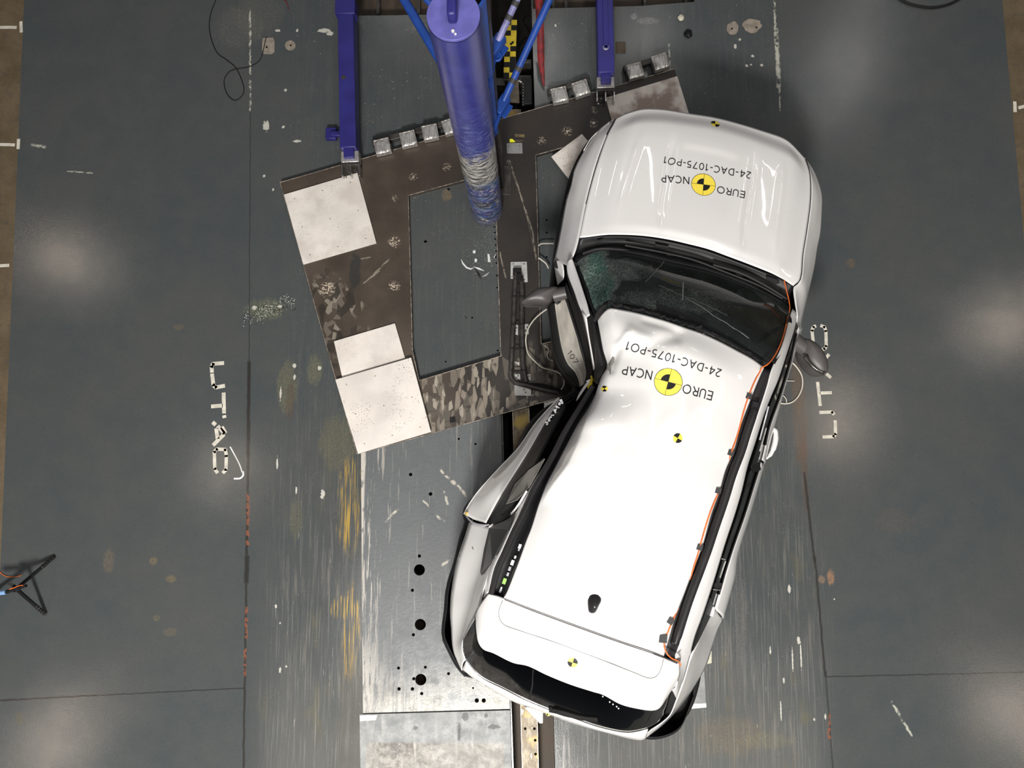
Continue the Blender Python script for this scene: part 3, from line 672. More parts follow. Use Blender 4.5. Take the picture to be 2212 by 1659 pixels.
# ------------------------------------------------------------------ blue push beams
def beam(a, c, lb, right):
    A, B = P(*a, .22), P(*c, .22); L = (B-A).length; ang = math.atan2((B-A).y, (B-A).x); mid = (A+B)/2
    root = empty('push_beam', Vector((mid.x, mid.y, 0))); tag(root, lb, 'beam', 'blue beams pushing on the platform')
    MB().box(mid-Vector((0, 0, .07)), (L, .135, .14), rz=ang).obj('beam', M_['blue'], root, bevel=.006)
    MB().box(B+(A-B).normalized()*.0-Vector((0, 0, .075))+(B-A).normalized()*.03, (.09, .085, .10), rz=ang).obj('nose', M_['blue'], root, bevel=.004)
    T = (B-A).normalized(); N = Vector((-T.y, T.x, 0))
    def at(u, v, z): return Vector((B.x, B.y, 0))+T*u+N*v+Vector((0, 0, z))
    MB().box(at(.05, 0, .11), (.10, .15, .09), rz=ang).obj('clamp_block', M_['foil'], root, bevel=.006)
    MB().box(at(.115, 0, .10), (.016, .16, .10), rz=ang).obj('end_plate', M_['dsteel'], root, bevel=.002)
    for v in (-.072, 0, .072): MB().box(at(.165, v, .095), (.09, .009, .085), rz=ang).obj('rib', M_['steel'], root)
    for u, v in ((.15, -.03), (.15, .035), (.195, -.055), (.195, .055)): MB().cyl(at(u, v, .05), .007, .02, 6).obj('bolt', M_['steel'], root)
    MB().box(at(.15, 0, .051), (.11, .16, .004), rz=ang).obj('foot_plate', M_['dsteel'], root)
    if right:
        MB().box(mid+Vector((0, 0, .006)), (L*.8, .042, .014), rz=ang).obj('cover_strip', M_['bluep'] if 0 else M_['blue'], root, bevel=.003)
        MB().cyl(at(-.22, 0, .22), .026, .008, 24).obj('pin', M_['alu'], root, bevel=.002)
        MB().cyl(at(-.22, 0, .228), .010, .005, 16).obj('pin_centre', M_['steel'], root)
    else:
        MB().cyl(P(742, 167, .22), .018, .003, 20).obj('bolt_head', M_['dsteel'], root)
        MB().box(P(749, 22, .17), (.17, .14, .12), rz=0).obj('end_box', M_['blue'], root, bevel=.005)
        MB().box(P(716, 290, .03), (.09, .10, .05)).obj('foot', M_['blue'], root, bevel=.004)
        MB().cyl(P(718, 289, .055), .02, .004, 20).obj('ring', M_['dsteel'], root)
        MB().box(P(727, 290, .06), (.1, .04, .04)).obj('arm', M_['blue'], root, bevel=.004)
beam((746, 12), (751, 318), 'blue steel beam at the upper left, pushing on the platform', 0)
beam((1300, -330), (1310, 156), 'blue steel beam at the upper right with a round pin', 1)
tag(MB().box(P(1341, 103, .005), (.085, .1, .008)).obj('rubber_pad', M_['pitb'], bevel=.002), 'small dark brown pad on the floor beside the right blue beam', 'pad')

# ------------------------------------------------------------------ the pole
PB = P(1053, 457, 0); RP = .131; PT = 2.56; LEAN = Vector((-.006, .020, 0))
root = empty('impact_pole', PB); tag(root, 'tall blue steel impact pole with scraped silver lower end, standing on the floor', 'pole')
n = 64; b = MB(); rows = 60; vs = []
for j in range(rows+1):
    z = .012+(PT-.02-.012)*j/rows
    r = RP+ (.0012*math.sin(z*23)+.0008*math.sin(z*61) if z < 1 else 0)
    vs += [PB+LEAN*z+Vector((math.cos(2*math.pi*i/n)*r, math.sin(2*math.pi*i/n)*r, z)) for i in range(n)]
fs = [(j*n+i, j*n+(i+1) % n, (j+1)*n+(i+1) % n, (j+1)*n+i) for j in range(rows) for i in range(n)]+[tuple(range(n-1, -1, -1))]
obj('shaft', vs, fs, M_['pole'], root, angle=40)
PBB = PB; PB = PB+LEAN*PT
MB().cyl(PB+Vector((0, 0, PT-.02)), RP-.001, .02, 64).obj('cap', M_['bluec'], root, bevel=.003)
MB().box(PB+Vector((0, .03, PT+.04)), (.045, .16, .08)).obj('lifting_lug', M_['blue'], root, bevel=.012)
MB().cyl(PB+Vector((0, -.085, PT)), .008, .006, 12).cyl(PB+Vector((.012, -.1, PT)), .006, .004, 12).obj('paint_scar', M_['shard'], root)
PB = PBB
# back column that carries the pole, on its far side
q = PB+Vector((.075, .225, 0))
MB().box(q+Vector((.02, .02, 1.33)), (.10, .13, 2.5)).obj('back_column', M_['dsteel'], root, bevel=.006)
MB().box(PB+Vector((.118, .118, 1.85)), (.012, .07, 1.4), rz=-.6).obj('flange', M_['bluel'], root, bevel=.002)
MB().box(q+Vector((0, .03, .04)), (.26, .26, .03)).obj('base_plate', M_['dsteel'], root, bevel=.004)
# bracing rods with clevises
def rod(pa, pb, r, mat, nm='brace_rod', extra=None):
    o = MB().tube([pa, pb], r, 16, smooth=False).obj(nm, mat, root, smooth=True); return o
rod(P(742, -225, 1.38), P(950, 130, 1.15), .032, M_['bluel']); rod(P(905, -20, 2.0), P(960, 40, 1.95), .02, M_['bluel'])
for tip, far, z0, z1, mt, r in (((1076, 88), (1126, -20), 1.9, 2.05, M_['bluep'], .019), ((1088, 218), (1200, -30), 1.35, 1.7, M_['bluel'], .023)):
    A, B = P(*tip, z0), P(*far, z1); B = A+(B-A)*1.9; rod(A, B, r, mt)
    T = (B-A).normalized(); ang = math.atan2(T.y, T.x)
    MB().box(A-T*.03, (.13, .065, .055), rz=ang).obj('clevis', M_['bluel'], root, bevel=.005)
    MB().box(A-T*.05+Vector((.02, .01, -.035)), (.1, .09, .012), rz=ang).obj('lug_plate', M_['bluel'], root, bevel=.003)
    MB().cyl(A-T*.075+Vector((0, 0, .026)), .014, .014, 6).obj('pin_bolt', M_['shard'], root, bevel=.002)
    for k in (.12, .2): MB().tube([A+T*k, A+T*(k+.03)], r+.002, 16, smooth=False).obj('tape_band', M_['tape'], root)
    arm = PB+Vector((.11, .07, z0-.03))
    MB().tube([arm, A-T*.05-Vector((0, 0, .03))], .02, 12, smooth=False).obj('stub_arm', M_['bluel'], root, smooth=True)
c = P(1073, 122, 1.85)
b = MB(); vs = []; n = 20; m_ = 8
for i in range(n):
    a = 2*math.pi*i/n
    for j in range(m_):
        t = 2*math.pi*j/m_; rr = .026+.008*math.cos(t); vs.append(c+Vector((math.cos(a)*rr, math.sin(a)*rr, .008*math.sin(t))))
b.add(vs, [(i*m_+j, ((i+1) % n)*m_+j, ((i+1) % n)*m_+(j+1) % m_, i*m_+(j+1) % m_) for i in range(n) for j in range(m_)]); b.obj('ring_eye', M_['bluel'], root, smooth=True)

# red strap hanging beside the trench
b = MB(); pts = W([(1163, -20, .5), (1166, 40, .32), (1168, 90, .2), (1169, 135, .12), (1175, 186, .03)]); p2 = cr(pts, 30)
vs = []
for i, p in enumerate(p2):
    wd = .03*(1-.75*max(0, (i-20)/9)**1.3); vs += [p-Vector((wd, 0, 0)), p+Vector((wd, 0, .004))]
b.add(vs, [(2*i, 2*i+1, 2*i+3, 2*i+2) for i in range(29)]); o = solid(b.obj('red_strap', M_['red'], smooth=True), .004); tag(o, 'faded red strap running down to the platform edge', 'strap')

# hoses and mounting plates on the platform
root = empty('hose_run', P(1128, 720, .05)); tag(root, 'pair of black hoses clamped down the platform beside the opening', 'hose')
MB().tube(W([(1115, 590), (1112, 625), (1110, 680), (1107, 740), (1104, 795), (1103, 812), (1112, 825), (1140, 833), (1175, 842), (1205, 848)], .075), .021, 10).obj('hose', M_['hose'], root, smooth=True)
MB().tube(W([(1124, 596), (1128, 625), (1127, 680), (1128, 740), (1131, 800), (1137, 825)], .075), .024, 10).obj('hose', M_['hose'], root, smooth=True)
MB().tube(W([(1140, 830), (1165, 830), (1190, 836), (1212, 846)], .085), .009, 8).obj('hose', M_['rubber'], root, smooth=True)
for y in (640, 700, 752, 800): MB().box(P(1118, y, .097), (.11, .012, .004)).obj('strap', M_['rubber'], root)
root = empty('valve_block', P(1121, 588, .05)); tag(root, 'bright metal mounting plate with a black connector, at the end of the hoses', 'plate')
MB().prism(wp([(1103, 566), (1138, 565), (1140, 609), (1126, 610), (1125, 602), (1103, 602)], .057), .051, .058).obj('plate', M_['alu'], root, bevel=.001)
MB().box(P(1117, 588, .075), (.07, .07, .035)).box(P(1121, 600, .085), (.045, .07, .04)).obj('connector', M_['rubber'], root, bevel=.006)
for p in ((1109, 570), (1132, 570), (1133, 604), (1106, 598)): MB().cyl(P(*p, .058), .005, .003, 8).obj('screw', M_['dsteel'], root)
for q, lb in (([(1109, 701), (1119, 702), (1119, 724), (1112, 722)], 'small slotted metal tab between the hoses'), ([(1132, 700), (1142, 700), (1142, 722), (1132, 722)], 'small slotted metal tab right of the hoses'),
              ([(1111, 809), (1123, 808), (1124, 820), (1112, 820)], 'small metal tab near the lower end of the hoses'), ([(1137, 809), (1146, 808), (1146, 821), (1138, 821)], 'small metal tab right of the lower end of the hoses'),
              ([(1111, 832), (1138, 838), (1147, 842), (1147, 855), (1112, 854)], 'larger metal bracket with two bolts below the hoses'), ([(1110, 781), (1122, 782), (1122, 790)], 'torn metal tab between the hoses')):
    root = empty('metal_tab', P(q[0][0], q[0][1], .05)); tag(root, lb, 'bracket')
    MB().prism(wp(q, .056), .051, .056).obj('tab', M_['alu'], root)
    for k in ((1, 3) if len(q) > 3 else (1,)):
        a = Vector(q[0]).lerp(Vector(q[len(q)-2]), .5); a = a.lerp(Vector(q[k]), .35); MB().cyl(P(a.x, a.y, .056), .006, .006, 6).obj('bolt', M_['dsteel'], root)
root = empty('grey_cover', P(1112, 320, .05)); tag(root, 'grey rectangular cover plate on the platform right of the pole', 'cover')
MB().prism(wp([(1094, 309), (1128, 308), (1129, 331), (1095, 331)], .06), .051, .06).obj('cover', mk('cover_grey', (.22, .22, .22), .5), root, bevel=.002)
for p in ((1099, 316), (1122, 315)): MB().cyl(P(*p, .06), .004, .002, 8).obj('screw', M_['dsteel'], root)
tag(MB().prism(wp([(1101, 300), (1107, 300), (1113, 306), (1101, 307)], .06), .051, .06).obj('yellow_tag', M_['glow']), 'small bright yellow tag on the platform above the grey cover', 'tag')
tag(MB().prism(wp([(1112, 289), (1133, 290), (1133, 296), (1112, 295)], .06), .051, .058).obj('wood_strip', M_['rail']), 'short tan strip on the platform above the yellow tag', 'strip')
tag(MB().prism(wp([(1112, 301), (1132, 301), (1132, 306), (1112, 307)], .06), .051, .058).obj('wood_strip', M_['pitb']), 'short brown strip beside the yellow tag', 'strip')
tag(MB().prism(wp([(1098, 170), (1120, 172), (1122, 222), (1097, 220)], -.01), -.02, -.008).obj('rail_cover', mk('rail_cover_brown', (.10, .082, .06), .6, var=.3)), 'brown cover piece on the rail below the checkered board', 'cover')
tag(MB().prism(wp([(972, 901), (983, 900), (984, 912), (972, 913)], .052), .051, .053).obj('black_sticker', M_['sblk']), 'small black sticker on the near edge of the platform', 'sticker')

# cables
def cable(pts, r, mat, lb, z=.06, nm='cable', cat='cable'):
    o = MB().tube(W(pts, z), r, 8, sub=8).obj(nm, mat, smooth=True); tag(o, lb, cat); return o
cable([(1181, 668), (1172, 674), (1160, 684), (1150, 695), (1141, 710), (1136, 730), (1137, 748), (1141, 764), (1155, 780), (1172, 794), (1190, 799), (1208, 806), (1218, 818), (1218, 832), (1212, 842)], .006, M_['cablew'], 'white cable looping over the platform from the left mirror to the near edge', z=.10)
cable([(1163, 531), (1168, 527), (1180, 526), (1196, 526)], .006, M_['cablew'], 'short white cable end beside the front wheel, upper one', z=.06)
cable([(1163, 557), (1172, 563), (1180, 570), (1185, 580)], .006, M_['cablew'], 'short white cable end beside the front wheel, lower one', z=.06)
cable([(1176, 746), (1183, 751), (1185, 758), (1182, 766), (1186, 776), (1195, 779)], .004, M_['cablew'], 'thin white wire curled on the platform beside the hoses', z=.056)
cable([(1670, 765), (1706, 780), (1720, 792), (1732, 812), (1733, 835), (1725, 855), (1712, 868), (1698, 872), (1680, 870)], .006, M_['cablew'], 'white cable looping out from under the right side of the car', z=.01)
cable([(1699, 870), (1698, 862), (1692, 855), (1685, 852)], .004, M_['cablew'], 'small white wire end under the right side of the car', z=.012)
cable([(1685, 822), (1716, 823)], .004, M_['cablew'], 'straight white wire piece on the floor right of the car', z=.01)
cable([(466, 0), (455, 30), (452, 60), (458, 90), (470, 115), (490, 130), (508, 145), (520, 168), (527, 195), (522, 208), (508, 217), (494, 208), (485, 188), (485, 170), (495, 155), (510, 149), (530, 146), (548, 140), (562, 128), (575, 80)], .0035, M_['cableb'], 'thin dark red-black wire looped on the floor at the upper left', z=.005)
cable([(1930, -12), (1955, 5), (1985, 14), (2015, 17), (2050, 10), (2085, -8)], .010, M_['cableb'], 'thick black cable arc at the upper right edge', z=.012)
cable([(600, -5), (618, 3), (623, 20)], .003, M_['red'], 'short red wire on the floor left of the blue beam', z=.005)
cable([(-6, 1222), (2, 1238), (15, 1245), (30, 1246), (46, 1243)], .003, M_['orange'], 'orange wire lying on the floor behind the small tripod', z=.006)
# deck debris
def shard(pts, mat, lb, z=.004, cat='debris', nm='plastic_shard', t=.003):
    o = MB().prism(wp(pts, z), .0008, t).obj(nm, mat); tag(o, lb, cat); return o
def arcp(pts, w0):
    q = [Vector((a, b)) for a, b in pts]; L = []; R = []
    for i, p in enumerate(q):
        t = q[min(len(q)-1, i+1)]-q[max(0, i-1)]; n = Vector((-t.y, t.x)).normalized()*w0*(1 if 0 < i < len(q)-1 else .15); L.append(tuple(p+n)); R.append(tuple(p-n))
    return L+R[::-1]
shard(arcp([(996, 560), (1000, 569), (1008, 578), (1017, 581), (1023, 578)], 1.7), M_['shard'], 'curved white plastic shard on the floor inside the platform opening')
shard(arcp([(1023, 576), (1034, 580), (1046, 585)], 1.9), M_['shard'], 'straight white shard right of the curved one')
shard([(1021, 542), (1027, 540), (1027, 547), (1022, 547)], M_['shard'], 'tiny square white chip above the shards')
shard([(1053, 548), (1057, 549), (1060, 566), (1054, 566)], M_['shard'], 'oblong white chip beside the row of holes')
shard([(1026, 558), (1031, 560), (1029, 567), (1025, 565)], M_['shard'], 'small grey-white chip between the white shards')
shard([(1066, 556), (1073, 546), (1072, 553), (1068, 557), (1072, 558)], M_['shard'], 'forked white chip at the opening edge')
shard(arcp([(1041, 598), (1050, 594), (1057, 588)], 2), M_['silver'], 'grey sliver of plastic near the black splinters')
shard(arcp([(1024, 577), (1032, 590), (1036, 601)], 1.4), M_['black'], 'black splinter on the floor, left one of a pair')
shard(arcp([(1030, 582), (1036, 594), (1040, 604)], 1.2), M_['black'], 'black splinter on the floor, right one of a pair')
shard([(1004, 685), (1007, 684), (1008, 688)], M_['black'], 'tiny black crumb in the middle of the opening')
b = MB()
for k in range(420):
    a = R_.gauss(0, 1); c_ = R_.gauss(0, 1); u = R_.random()
    px, py = (578+24*a+5*c_, 672-9*a+8*c_) if u < .85 else (620+9*a, 648+5*c_)
    s = R_.uniform(.0015, .006); b.box(P(px, py, s*.5+.0006), (s, s*R_.uniform(.6, 1.4), s), rz=R_.uniform(0, 3), k=R_.choice([0, 0, 1, 2]))
o = b.obj('glass_crumbs', None, mats=[M_['gitter'], M_['shard'], M_['pit']]); tag(o, 'heap of greenish glass crumbs on the floor left of the platform', 'glass crumbs', kind='stuff')
b = MB()
for k in range(500):
    px, py = R_.gauss(1045, 20), R_.gauss(545, 24)
    if px > 1070 or px < 990: continue
    s = R_.uniform(.001, .003); b.box(P(px, py, s*.5+.0006), (s, s, s), rz=R_.uniform(0, 3))
o = b.obj('glass_dust', M_['gitter']); tag(o, 'sparkling green glass dust on the floor inside the platform opening', 'glass dust', kind='stuff')
shard([(1178, 34), (1184, 32)], M_['shard'], '') if 0 else None
b = MB(); vs = []
for lb, px, py, mt, r, cat in (('crumpled pale paper ball on the floor at the top right of the beams', 1471, 38, 'paper', .028, 'paper'), ('crumpled black rag on the floor at the upper right', 1487, 73, 'black', .034, 'rag')):
    bm = bmesh.new(); bmesh.ops.create_icosphere(bm, subdivisions=3, radius=r)
    for v in bm.verts:
        k = 1+R_.uniform(-.18, .18); v.co *= k; v.co.z = max(-r*.45, v.co.z*.6)
    c = P(px, py, .002+r*.45); vs = [v.co+c for v in bm.verts]; fs = [tuple(x.index for x in f.verts) for f in bm.faces]; bm.free()
    tag(obj('crumpled_'+('paper' if mt == 'paper' else 'rag'), vs, fs, M_[mt]), lb, cat)
# caps of filler on the floor
def irregular(px, py, rx, ry, n=18, amp=.12, seed=1):
    r = random.Random(seed); return [(px+math.cos(2*math.pi*i/n)*rx*(1+r.uniform(-amp, amp)), py+math.sin(2*math.pi*i/n)*ry*(1+r.uniform(-amp, amp))) for i in range(n)]
for q, hl, lb in (([(567, 82), (590, 81), (593, 88), (593, 112), (587, 117), (569, 116), (566, 108)], (576, 102), 'squarish beige filler patch with a hole, leftmost of the four patches'),
              (irregular(627, 98, 11.5, 11, amp=.03), (628, 98), 'round beige filler patch with a hole, left of the blue beam'),
              (irregular(1583, 61, 13, 14, amp=.14, seed=3), (1581, 62), 'ragged beige filler patch with a hole, right of the pale paper'),
              (irregular(1625, 55, 20, 15, amp=.16, seed=6), (1634, 59), 'wide ragged beige filler patch, rightmost of the four patches')):
    root = empty('filler_patch', P(*hl, 0)); tag(root, lb, 'filler patch', 'beige filler patches on the floor')
    MB().prism(wp(q, .004), .0008, .004).obj('patch', M_['beige'], root); MB().cyl(P(*hl, .004), .009, .0008, 16).obj('hole', M_['pit'], root)

# ------------------------------------------------------------------ floor lettering
def letter(name, strokes, lb, wd=.032, z=.0012):
    b = MB()
    for pts in strokes:
        q = W(pts, z); t = 0
        pad = []
        for i in range(len(q)-1):
            a, c = q[i], q[i+1]; d = (c-a).normalized(); n = Vector((-d.y, d.x, 0))*wd/2
            e0 = d*wd*.28 if i > 0 else Vector(); e1 = d*wd*.28 if i < len(q)-2 else Vector()
            b.add([a-e0-n, c+e1-n, c+e1+n, a-e0+n], [(0, 1, 2, 3)])
    o = solid(b.obj(name, M_['paint']), .001); tag(o, lb, 'floor lettering', 'white letters painted on the floor'); return o
letter('letter_u', [[(484, 784), (460, 786), (457, 792), (458, 805)], [(458, 807), (461, 832), (466, 837), (486, 833)]], 'white painted letter U on the left side of the floor')
letter('letter_t', [[(483, 848), (484, 893)], [(484, 897), (485, 903)], [(456, 878), (481, 876)]], 'white painted letter T on the left side of the floor')
letter('letter_a', [[(459, 912), (466, 918)], [(470, 920), (485, 937)], [(479, 922), (487, 936)], [(484, 938), (460, 962)], [(467, 925), (470, 948)]], 'scuffed white painted letter A on the left side of the floor')
letter('letter_c', [[(481, 1022), (488, 1015), (489, 985), (487, 971), (468, 970), (463, 976), (464, 1013), (470, 1022)]], 'scuffed white painted letter C on the left side of the floor', wd=.028)
letter('letter_c', [[(1763, 704), (1757, 706), (1754, 714), (1757, 740), (1760, 752), (1768, 756), (1781, 754), (1785, 748), (1784, 715), (1781, 706), (1772, 703)]], 'white painted letter C right of the car, above the mirror', wd=.026)
letter('letter_a', [[(1791, 765), (1768, 792), (1795, 816)], [(1782, 777), (1783, 804)]], 'white painted letter A half hidden by the right mirror', wd=.026)
letter('letter_t', [[(1766, 825), (1772, 877)], [(1771, 849), (1797, 848)]], 'white painted letter T right of the car below the mirror', wd=.026)
letter('letter_u', [[(1770, 891), (1798, 890), (1802, 896)], [(1804, 908), (1805, 938), (1801, 943), (1777, 944)]], 'white painted letter U right of the car, nearest the bottom', wd=.026)
tag(solid(ribbon(MB(), cr(W([(497, 965), (508, 985), (518, 1005), (523, 1020)], .001), 16), .01).obj('paint_scar', M_['shard']), .001), 'thin white arc scraped on the floor beside the letter C', 'paint mark')
tag(solid(ribbon(MB(), cr(W([(525, 1018), (525, 1027), (519, 1033), (505, 1034)], .001), 16), .014).obj('paint_scar', M_['shard']), .001), 'white hook-shaped paint mark beside the letter C', 'paint mark')
for q, lb in ((([(0, 59), (36, 59)], [(45, 46), (46, 70)]), 'white T mark on the brown strip, topmost on the left'), (([(0, 312), (32, 313)], [(40, 300), (39, 322)]), 'white T mark on the brown strip, second from the top left'),
              (([(0, 574), (20, 573)],), 'short white dash on the left brown strip'), (([(2192, 219), (2193, 242)], [(2200, 233), (2215, 229)]), 'white mark on the right brown strip')):
    b = MB()
    for s in q: ribbon(b, W(s, .001), .028)
    tag(solid(b.obj('tape_mark', M_['paint']), .001), lb, 'tape mark', 'white marks on the brown strips')

# ------------------------------------------------------------------ small tripod at the left
TC = P(35, 1272, .22); root = empty('mini_tripod', Vector((TC.x, TC.y, 0))); tag(root, 'small black tripod with ringed flexible legs and an orange wire', 'tripod')
for tip in ((117, 1203), (98, 1327), (-30, 1290)):
    T = P(*tip, .012); A = TC+(T-TC)*.06
    lg = MB().tube([A, A.lerp(T, .33), A.lerp(T, .66)], .014, 10, smooth=False).obj('leg', M_['black'], root, smooth=True)
    fb_ = MB()
    b = MB().tube([A.lerp(T, .64), T], [.016, .013], 10, smooth=False); b.obj('foot_section', M_['rubber'], root, smooth=True)
    for k in range(5):
        u = .64+.08*k; MB().tube([A.lerp(T, u), A.lerp(T, u+.012)], .0175, 10, smooth=False).obj('ring', M_['steel'] if k < (1 if tip[1] < 1250 else 5) else M_['tape'], root)
MB().cyl(TC-Vector((0, 0, .03)), .024, .05, 16).obj('hub', M_['black'], root, bevel=.004)
MB().tube([TC+Vector((-.01, 0, .02)), P(57, 1265, .24)], .012, 10, smooth=False).obj('handle', M_['black'], root, smooth=True)
MB().tube([TC+Vector((-.02, .02, .0)), P(20, 1261, .2)], .014, 10, smooth=False).obj('knob', M_['steel'], root, smooth=True)
MB().tube([TC+Vector((0, 0, .02)), P(14, 1279, .24)], .014, 10, smooth=False).obj('camera_arm', M_['black'], root, smooth=True)
MB().tube([P(13, 1279, .24), P(-25, 1284, .25)], .018, 10, smooth=False).obj('tape_wrap', M_['lblue'], root, smooth=True)
MB().tube(W([(20, 1273), (32, 1269), (42, 1265), (50, 1264)], .262), .0035, 6).obj('orange_wire', M_['orange'], root, smooth=True)

# ================================================================== the car
car = empty('crashed_car', P(1400, 900, 0)); tag(car, 'white crash-tested car with a caved-in left side and yellow target stickers', 'car')
def ss(a, b, x): t = max(0, min(1, (x-a)/(b-a))); return t*t*(3-2*t)
def pz(p):                                    # where a point of the car stands in the survey picture
    v = MR.transposed() @ (p-Vector((0, 0, H))); return (CX+v.x/-v.z*F, CY-v.y/-v.z*F)
def ridge(p, a, b, wd, h):                    # a fold running from a to b (survey picture points)
    x, y = pz(p); ax, ay = a; bx, by = b; L2 = (bx-ax)**2+(by-ay)**2
    t = max(0, min(1, ((x-ax)*(bx-ax)+(y-ay)*(by-ay))/L2)); d = math.hypot(x-ax-(bx-ax)*t, y-ay-(by-ay)*t)
    return h*math.exp(-(d/wd)**2)

# --- bonnet
hood_front = W([(1330, 257), (1346, 248), (1365, 241), (1391, 235), (1432, 236), (1490, 245), (1542, 253), (1594, 266), (1643, 281), (1690, 297), (1706, 307), (1722, 323), (1739, 342)], (.90, .90))
for i, p in enumerate(hood_front): pass
hood_rear = W([(1252, 513), (1310, 510), (1383, 512), (1440, 520), (1484, 530), (1527, 541), (1571, 557), (1614, 573), (1657, 590), (1695, 606), (1714, 617)], 1.09)
hood_left = W([(1330, 257, .90), (1313, 290, .95), (1296, 336, .99), (1281, 385, 1.02), (1267, 440, 1.05), (1252, 513, 1.09)])
hood_right = W([(1739, 342, .90), (1749, 374, .93), (1751, 417, .96), (1749, 446, .98), (1741, 504, 1.02), (1734, 547, 1.05), (1727, 604, 1.08), (1714, 617, 1.09)])
def hz(u, v, p):
    w_ = min(ss(0, .14, u), ss(0, .14, 1-u)); z = 0
    e = ss(.0, .15, v-.05*abs(2*u-1)**2)*min(ss(.0, .14, u), ss(.0, .14, 1-u)); z += .035*e
    # two length creases flanking a shallow centre channel
    for c0, c1, h in ((.31, .35, -.013), (.69, .72, -.013), (.18, .15, .007), (.82, .86, .007)):
        d = abs(u-(c0+(c1-c0)*v)); z += h*math.exp(-(d/.013)**2)*ss(.18, .4, v)*ss(0, .25, 1-v)
    z += -.006*ss(.36, .40, u)*ss(.36, .40, 1-u)*ss(.28, .34, v)*ss(.1, .5, 1-v)
    z += .018*math.sin(math.pi*u)*ss(0, .3, v)*ss(0, .08, 1-v)
    return z
coons('bonnet', hood_front, hood_rear, hood_left, hood_right, M_['white'], car, 90, 70, hz, key='hood')

# --- front wings and flanks (left is the struck side)
fl_gap = W([(1328, 259, .89), (1311, 291, .94), (1294, 336, .98), (1279, 385, 1.01), (1265, 440, 1.04), (1250, 513, 1.08), (1241, 545, 1.09), (1226, 575, 1.08), (1216, 604, 1.04)])
fl_mid = W([(1312, 269, .86), (1288, 303, .90), (1266, 352, .93), (1249, 402, .94), (1240, 450, .95), (1228, 512, .97), (1222, 543, .98), (1216, 570, .98)])
fl_sil = W([(1328, 255, .86), (1296, 278, .84), (1267, 316, .83), (1242, 362, .84), (1232, 402, .84), (1223, 431, .83), (1212, 489, .82), (1204, 530, .82), (1196, 566, .82)])
fl_gap2 = fl_gap[:7]+W([(1226, 575, 1.08)])
loft('front_wing', [fl_gap2, fl_mid, fl_sil], M_['white'], car, 60, 5)
coons('wing_tail', W([(1196, 566, .84), (1205, 562, .9), (1215, 571, .95)]), W([(1204, 616, .80), (1216, 604, .92)]), W([(1196, 566, .84), (1200, 594, .82), (1204, 616, .80)]), W([(1215, 571, .95), (1217, 590, .94), (1216, 604, .92)]), M_['white'], car, 10, 12)
MB().cyl(P(1207, 571, .86), .035, .02, 20).obj('wing_hole', M_['black'], car)
fr_gap = W([(1741, 343, .89), (1751, 374, .92), (1753, 417, .95), (1751, 446, .97), (1743, 504, 1.01), (1736, 547, 1.04), (1729, 606, 1.07), (1716, 619, 1.08), (1718, 650, 1.1), (1723, 682, 1.11), (1720, 702, 1.10)])
fr_mid = W([(1746, 352, .87), (1758, 385, .89), (1763, 420, .91), (1762, 455, .92), (1755, 505, .94), (1750, 550, .95), (1745, 595, .96), (1738, 640, .98), (1729, 690, .99), (1722, 715, .99)])
fr_sil = W([(1739, 340, .86), (1757, 366, .84), (1768, 391, .83), (1776, 420, .82), (1776, 460, .82), (1773, 504, .82), (1767, 533, .82), (1760, 576, .82), (1750, 620, .82), (1737, 675, .82), (1728, 715, .83)])
loft('front_wing', [fr_gap, fr_mid, fr_sil], M_['white'], car, 60, 5)

# --- silhouettes at widest height, going down to the sill
def lower(cur, steps, mat, name, n=50, cx=None, thick=.006):
    """skin that hangs below a widest line; steps = (height, inset)"""
    cs = [cr(cur, n)]
    for z, ins in steps:
        row = []
        for i, p in enumerate(cs[0]):
            t = cs[0][min(n-1, i+1)]-cs[0][max(0, i-1)]; t.z = 0; t.normalize(); nn = Vector((-t.y, t.x, 0))
            c = (cx or Vector((.75, .3, 0)))-p
            if nn.x*c.x+nn.y*c.y < 0: nn = -nn
            q = p+nn*ins; q.z = z; row.append(q)
        cs.append(row)
    return loft(name, cs, mat, car, n, 2, thick)
front_sil = W([(1262, 325), (1278, 299), (1298, 280), (1330, 260), (1366, 246), (1392, 240), (1432, 241), (1490, 250), (1543, 258), (1595, 271), (1643, 286), (1690, 302), (1716, 325), (1740, 350), (1757, 376)], .84)
lower(front_sil, [(.72, -.005), (.62, -.0), (.45, .02), (.30, .05)], M_['white'], 'front_bumper')
lower(front_sil, [(.31, .03), (.22, .08)], M_['black'], 'bumper_apron')
# grille, lamps, plate (they face the wall)
fc = cr(front_sil, 60)
def front_piece(i0, i1, z0, z1, outset, mat, name):
    row = fc[i0:i1+1]; c = []
    for z in (z0, z1):
        r = []
        for i, p in enumerate(row):
            k = i+i0; t = fc[min(59, k+1)]-fc[max(0, k-1)]; t.z = 0; t.normalize(); nn = Vector((-t.y, t.x, 0))
            if nn.dot(p-Vector((.75, .3, 0))) < 0: nn = -nn
            q = p+nn*outset; q.z = z; r.append(q)
        c.append(r)
    return loft(name, c, mat, car, 24, 3, .006)
front_piece(16, 44, .58, .76, -.004, M_['black'], 'grille'); front_piece(7, 15, .60, .74, -.002, M_['lens'], 'headlamp'); front_piece(45, 53, .60, .74, -.002, M_['lens'], 'headlamp')

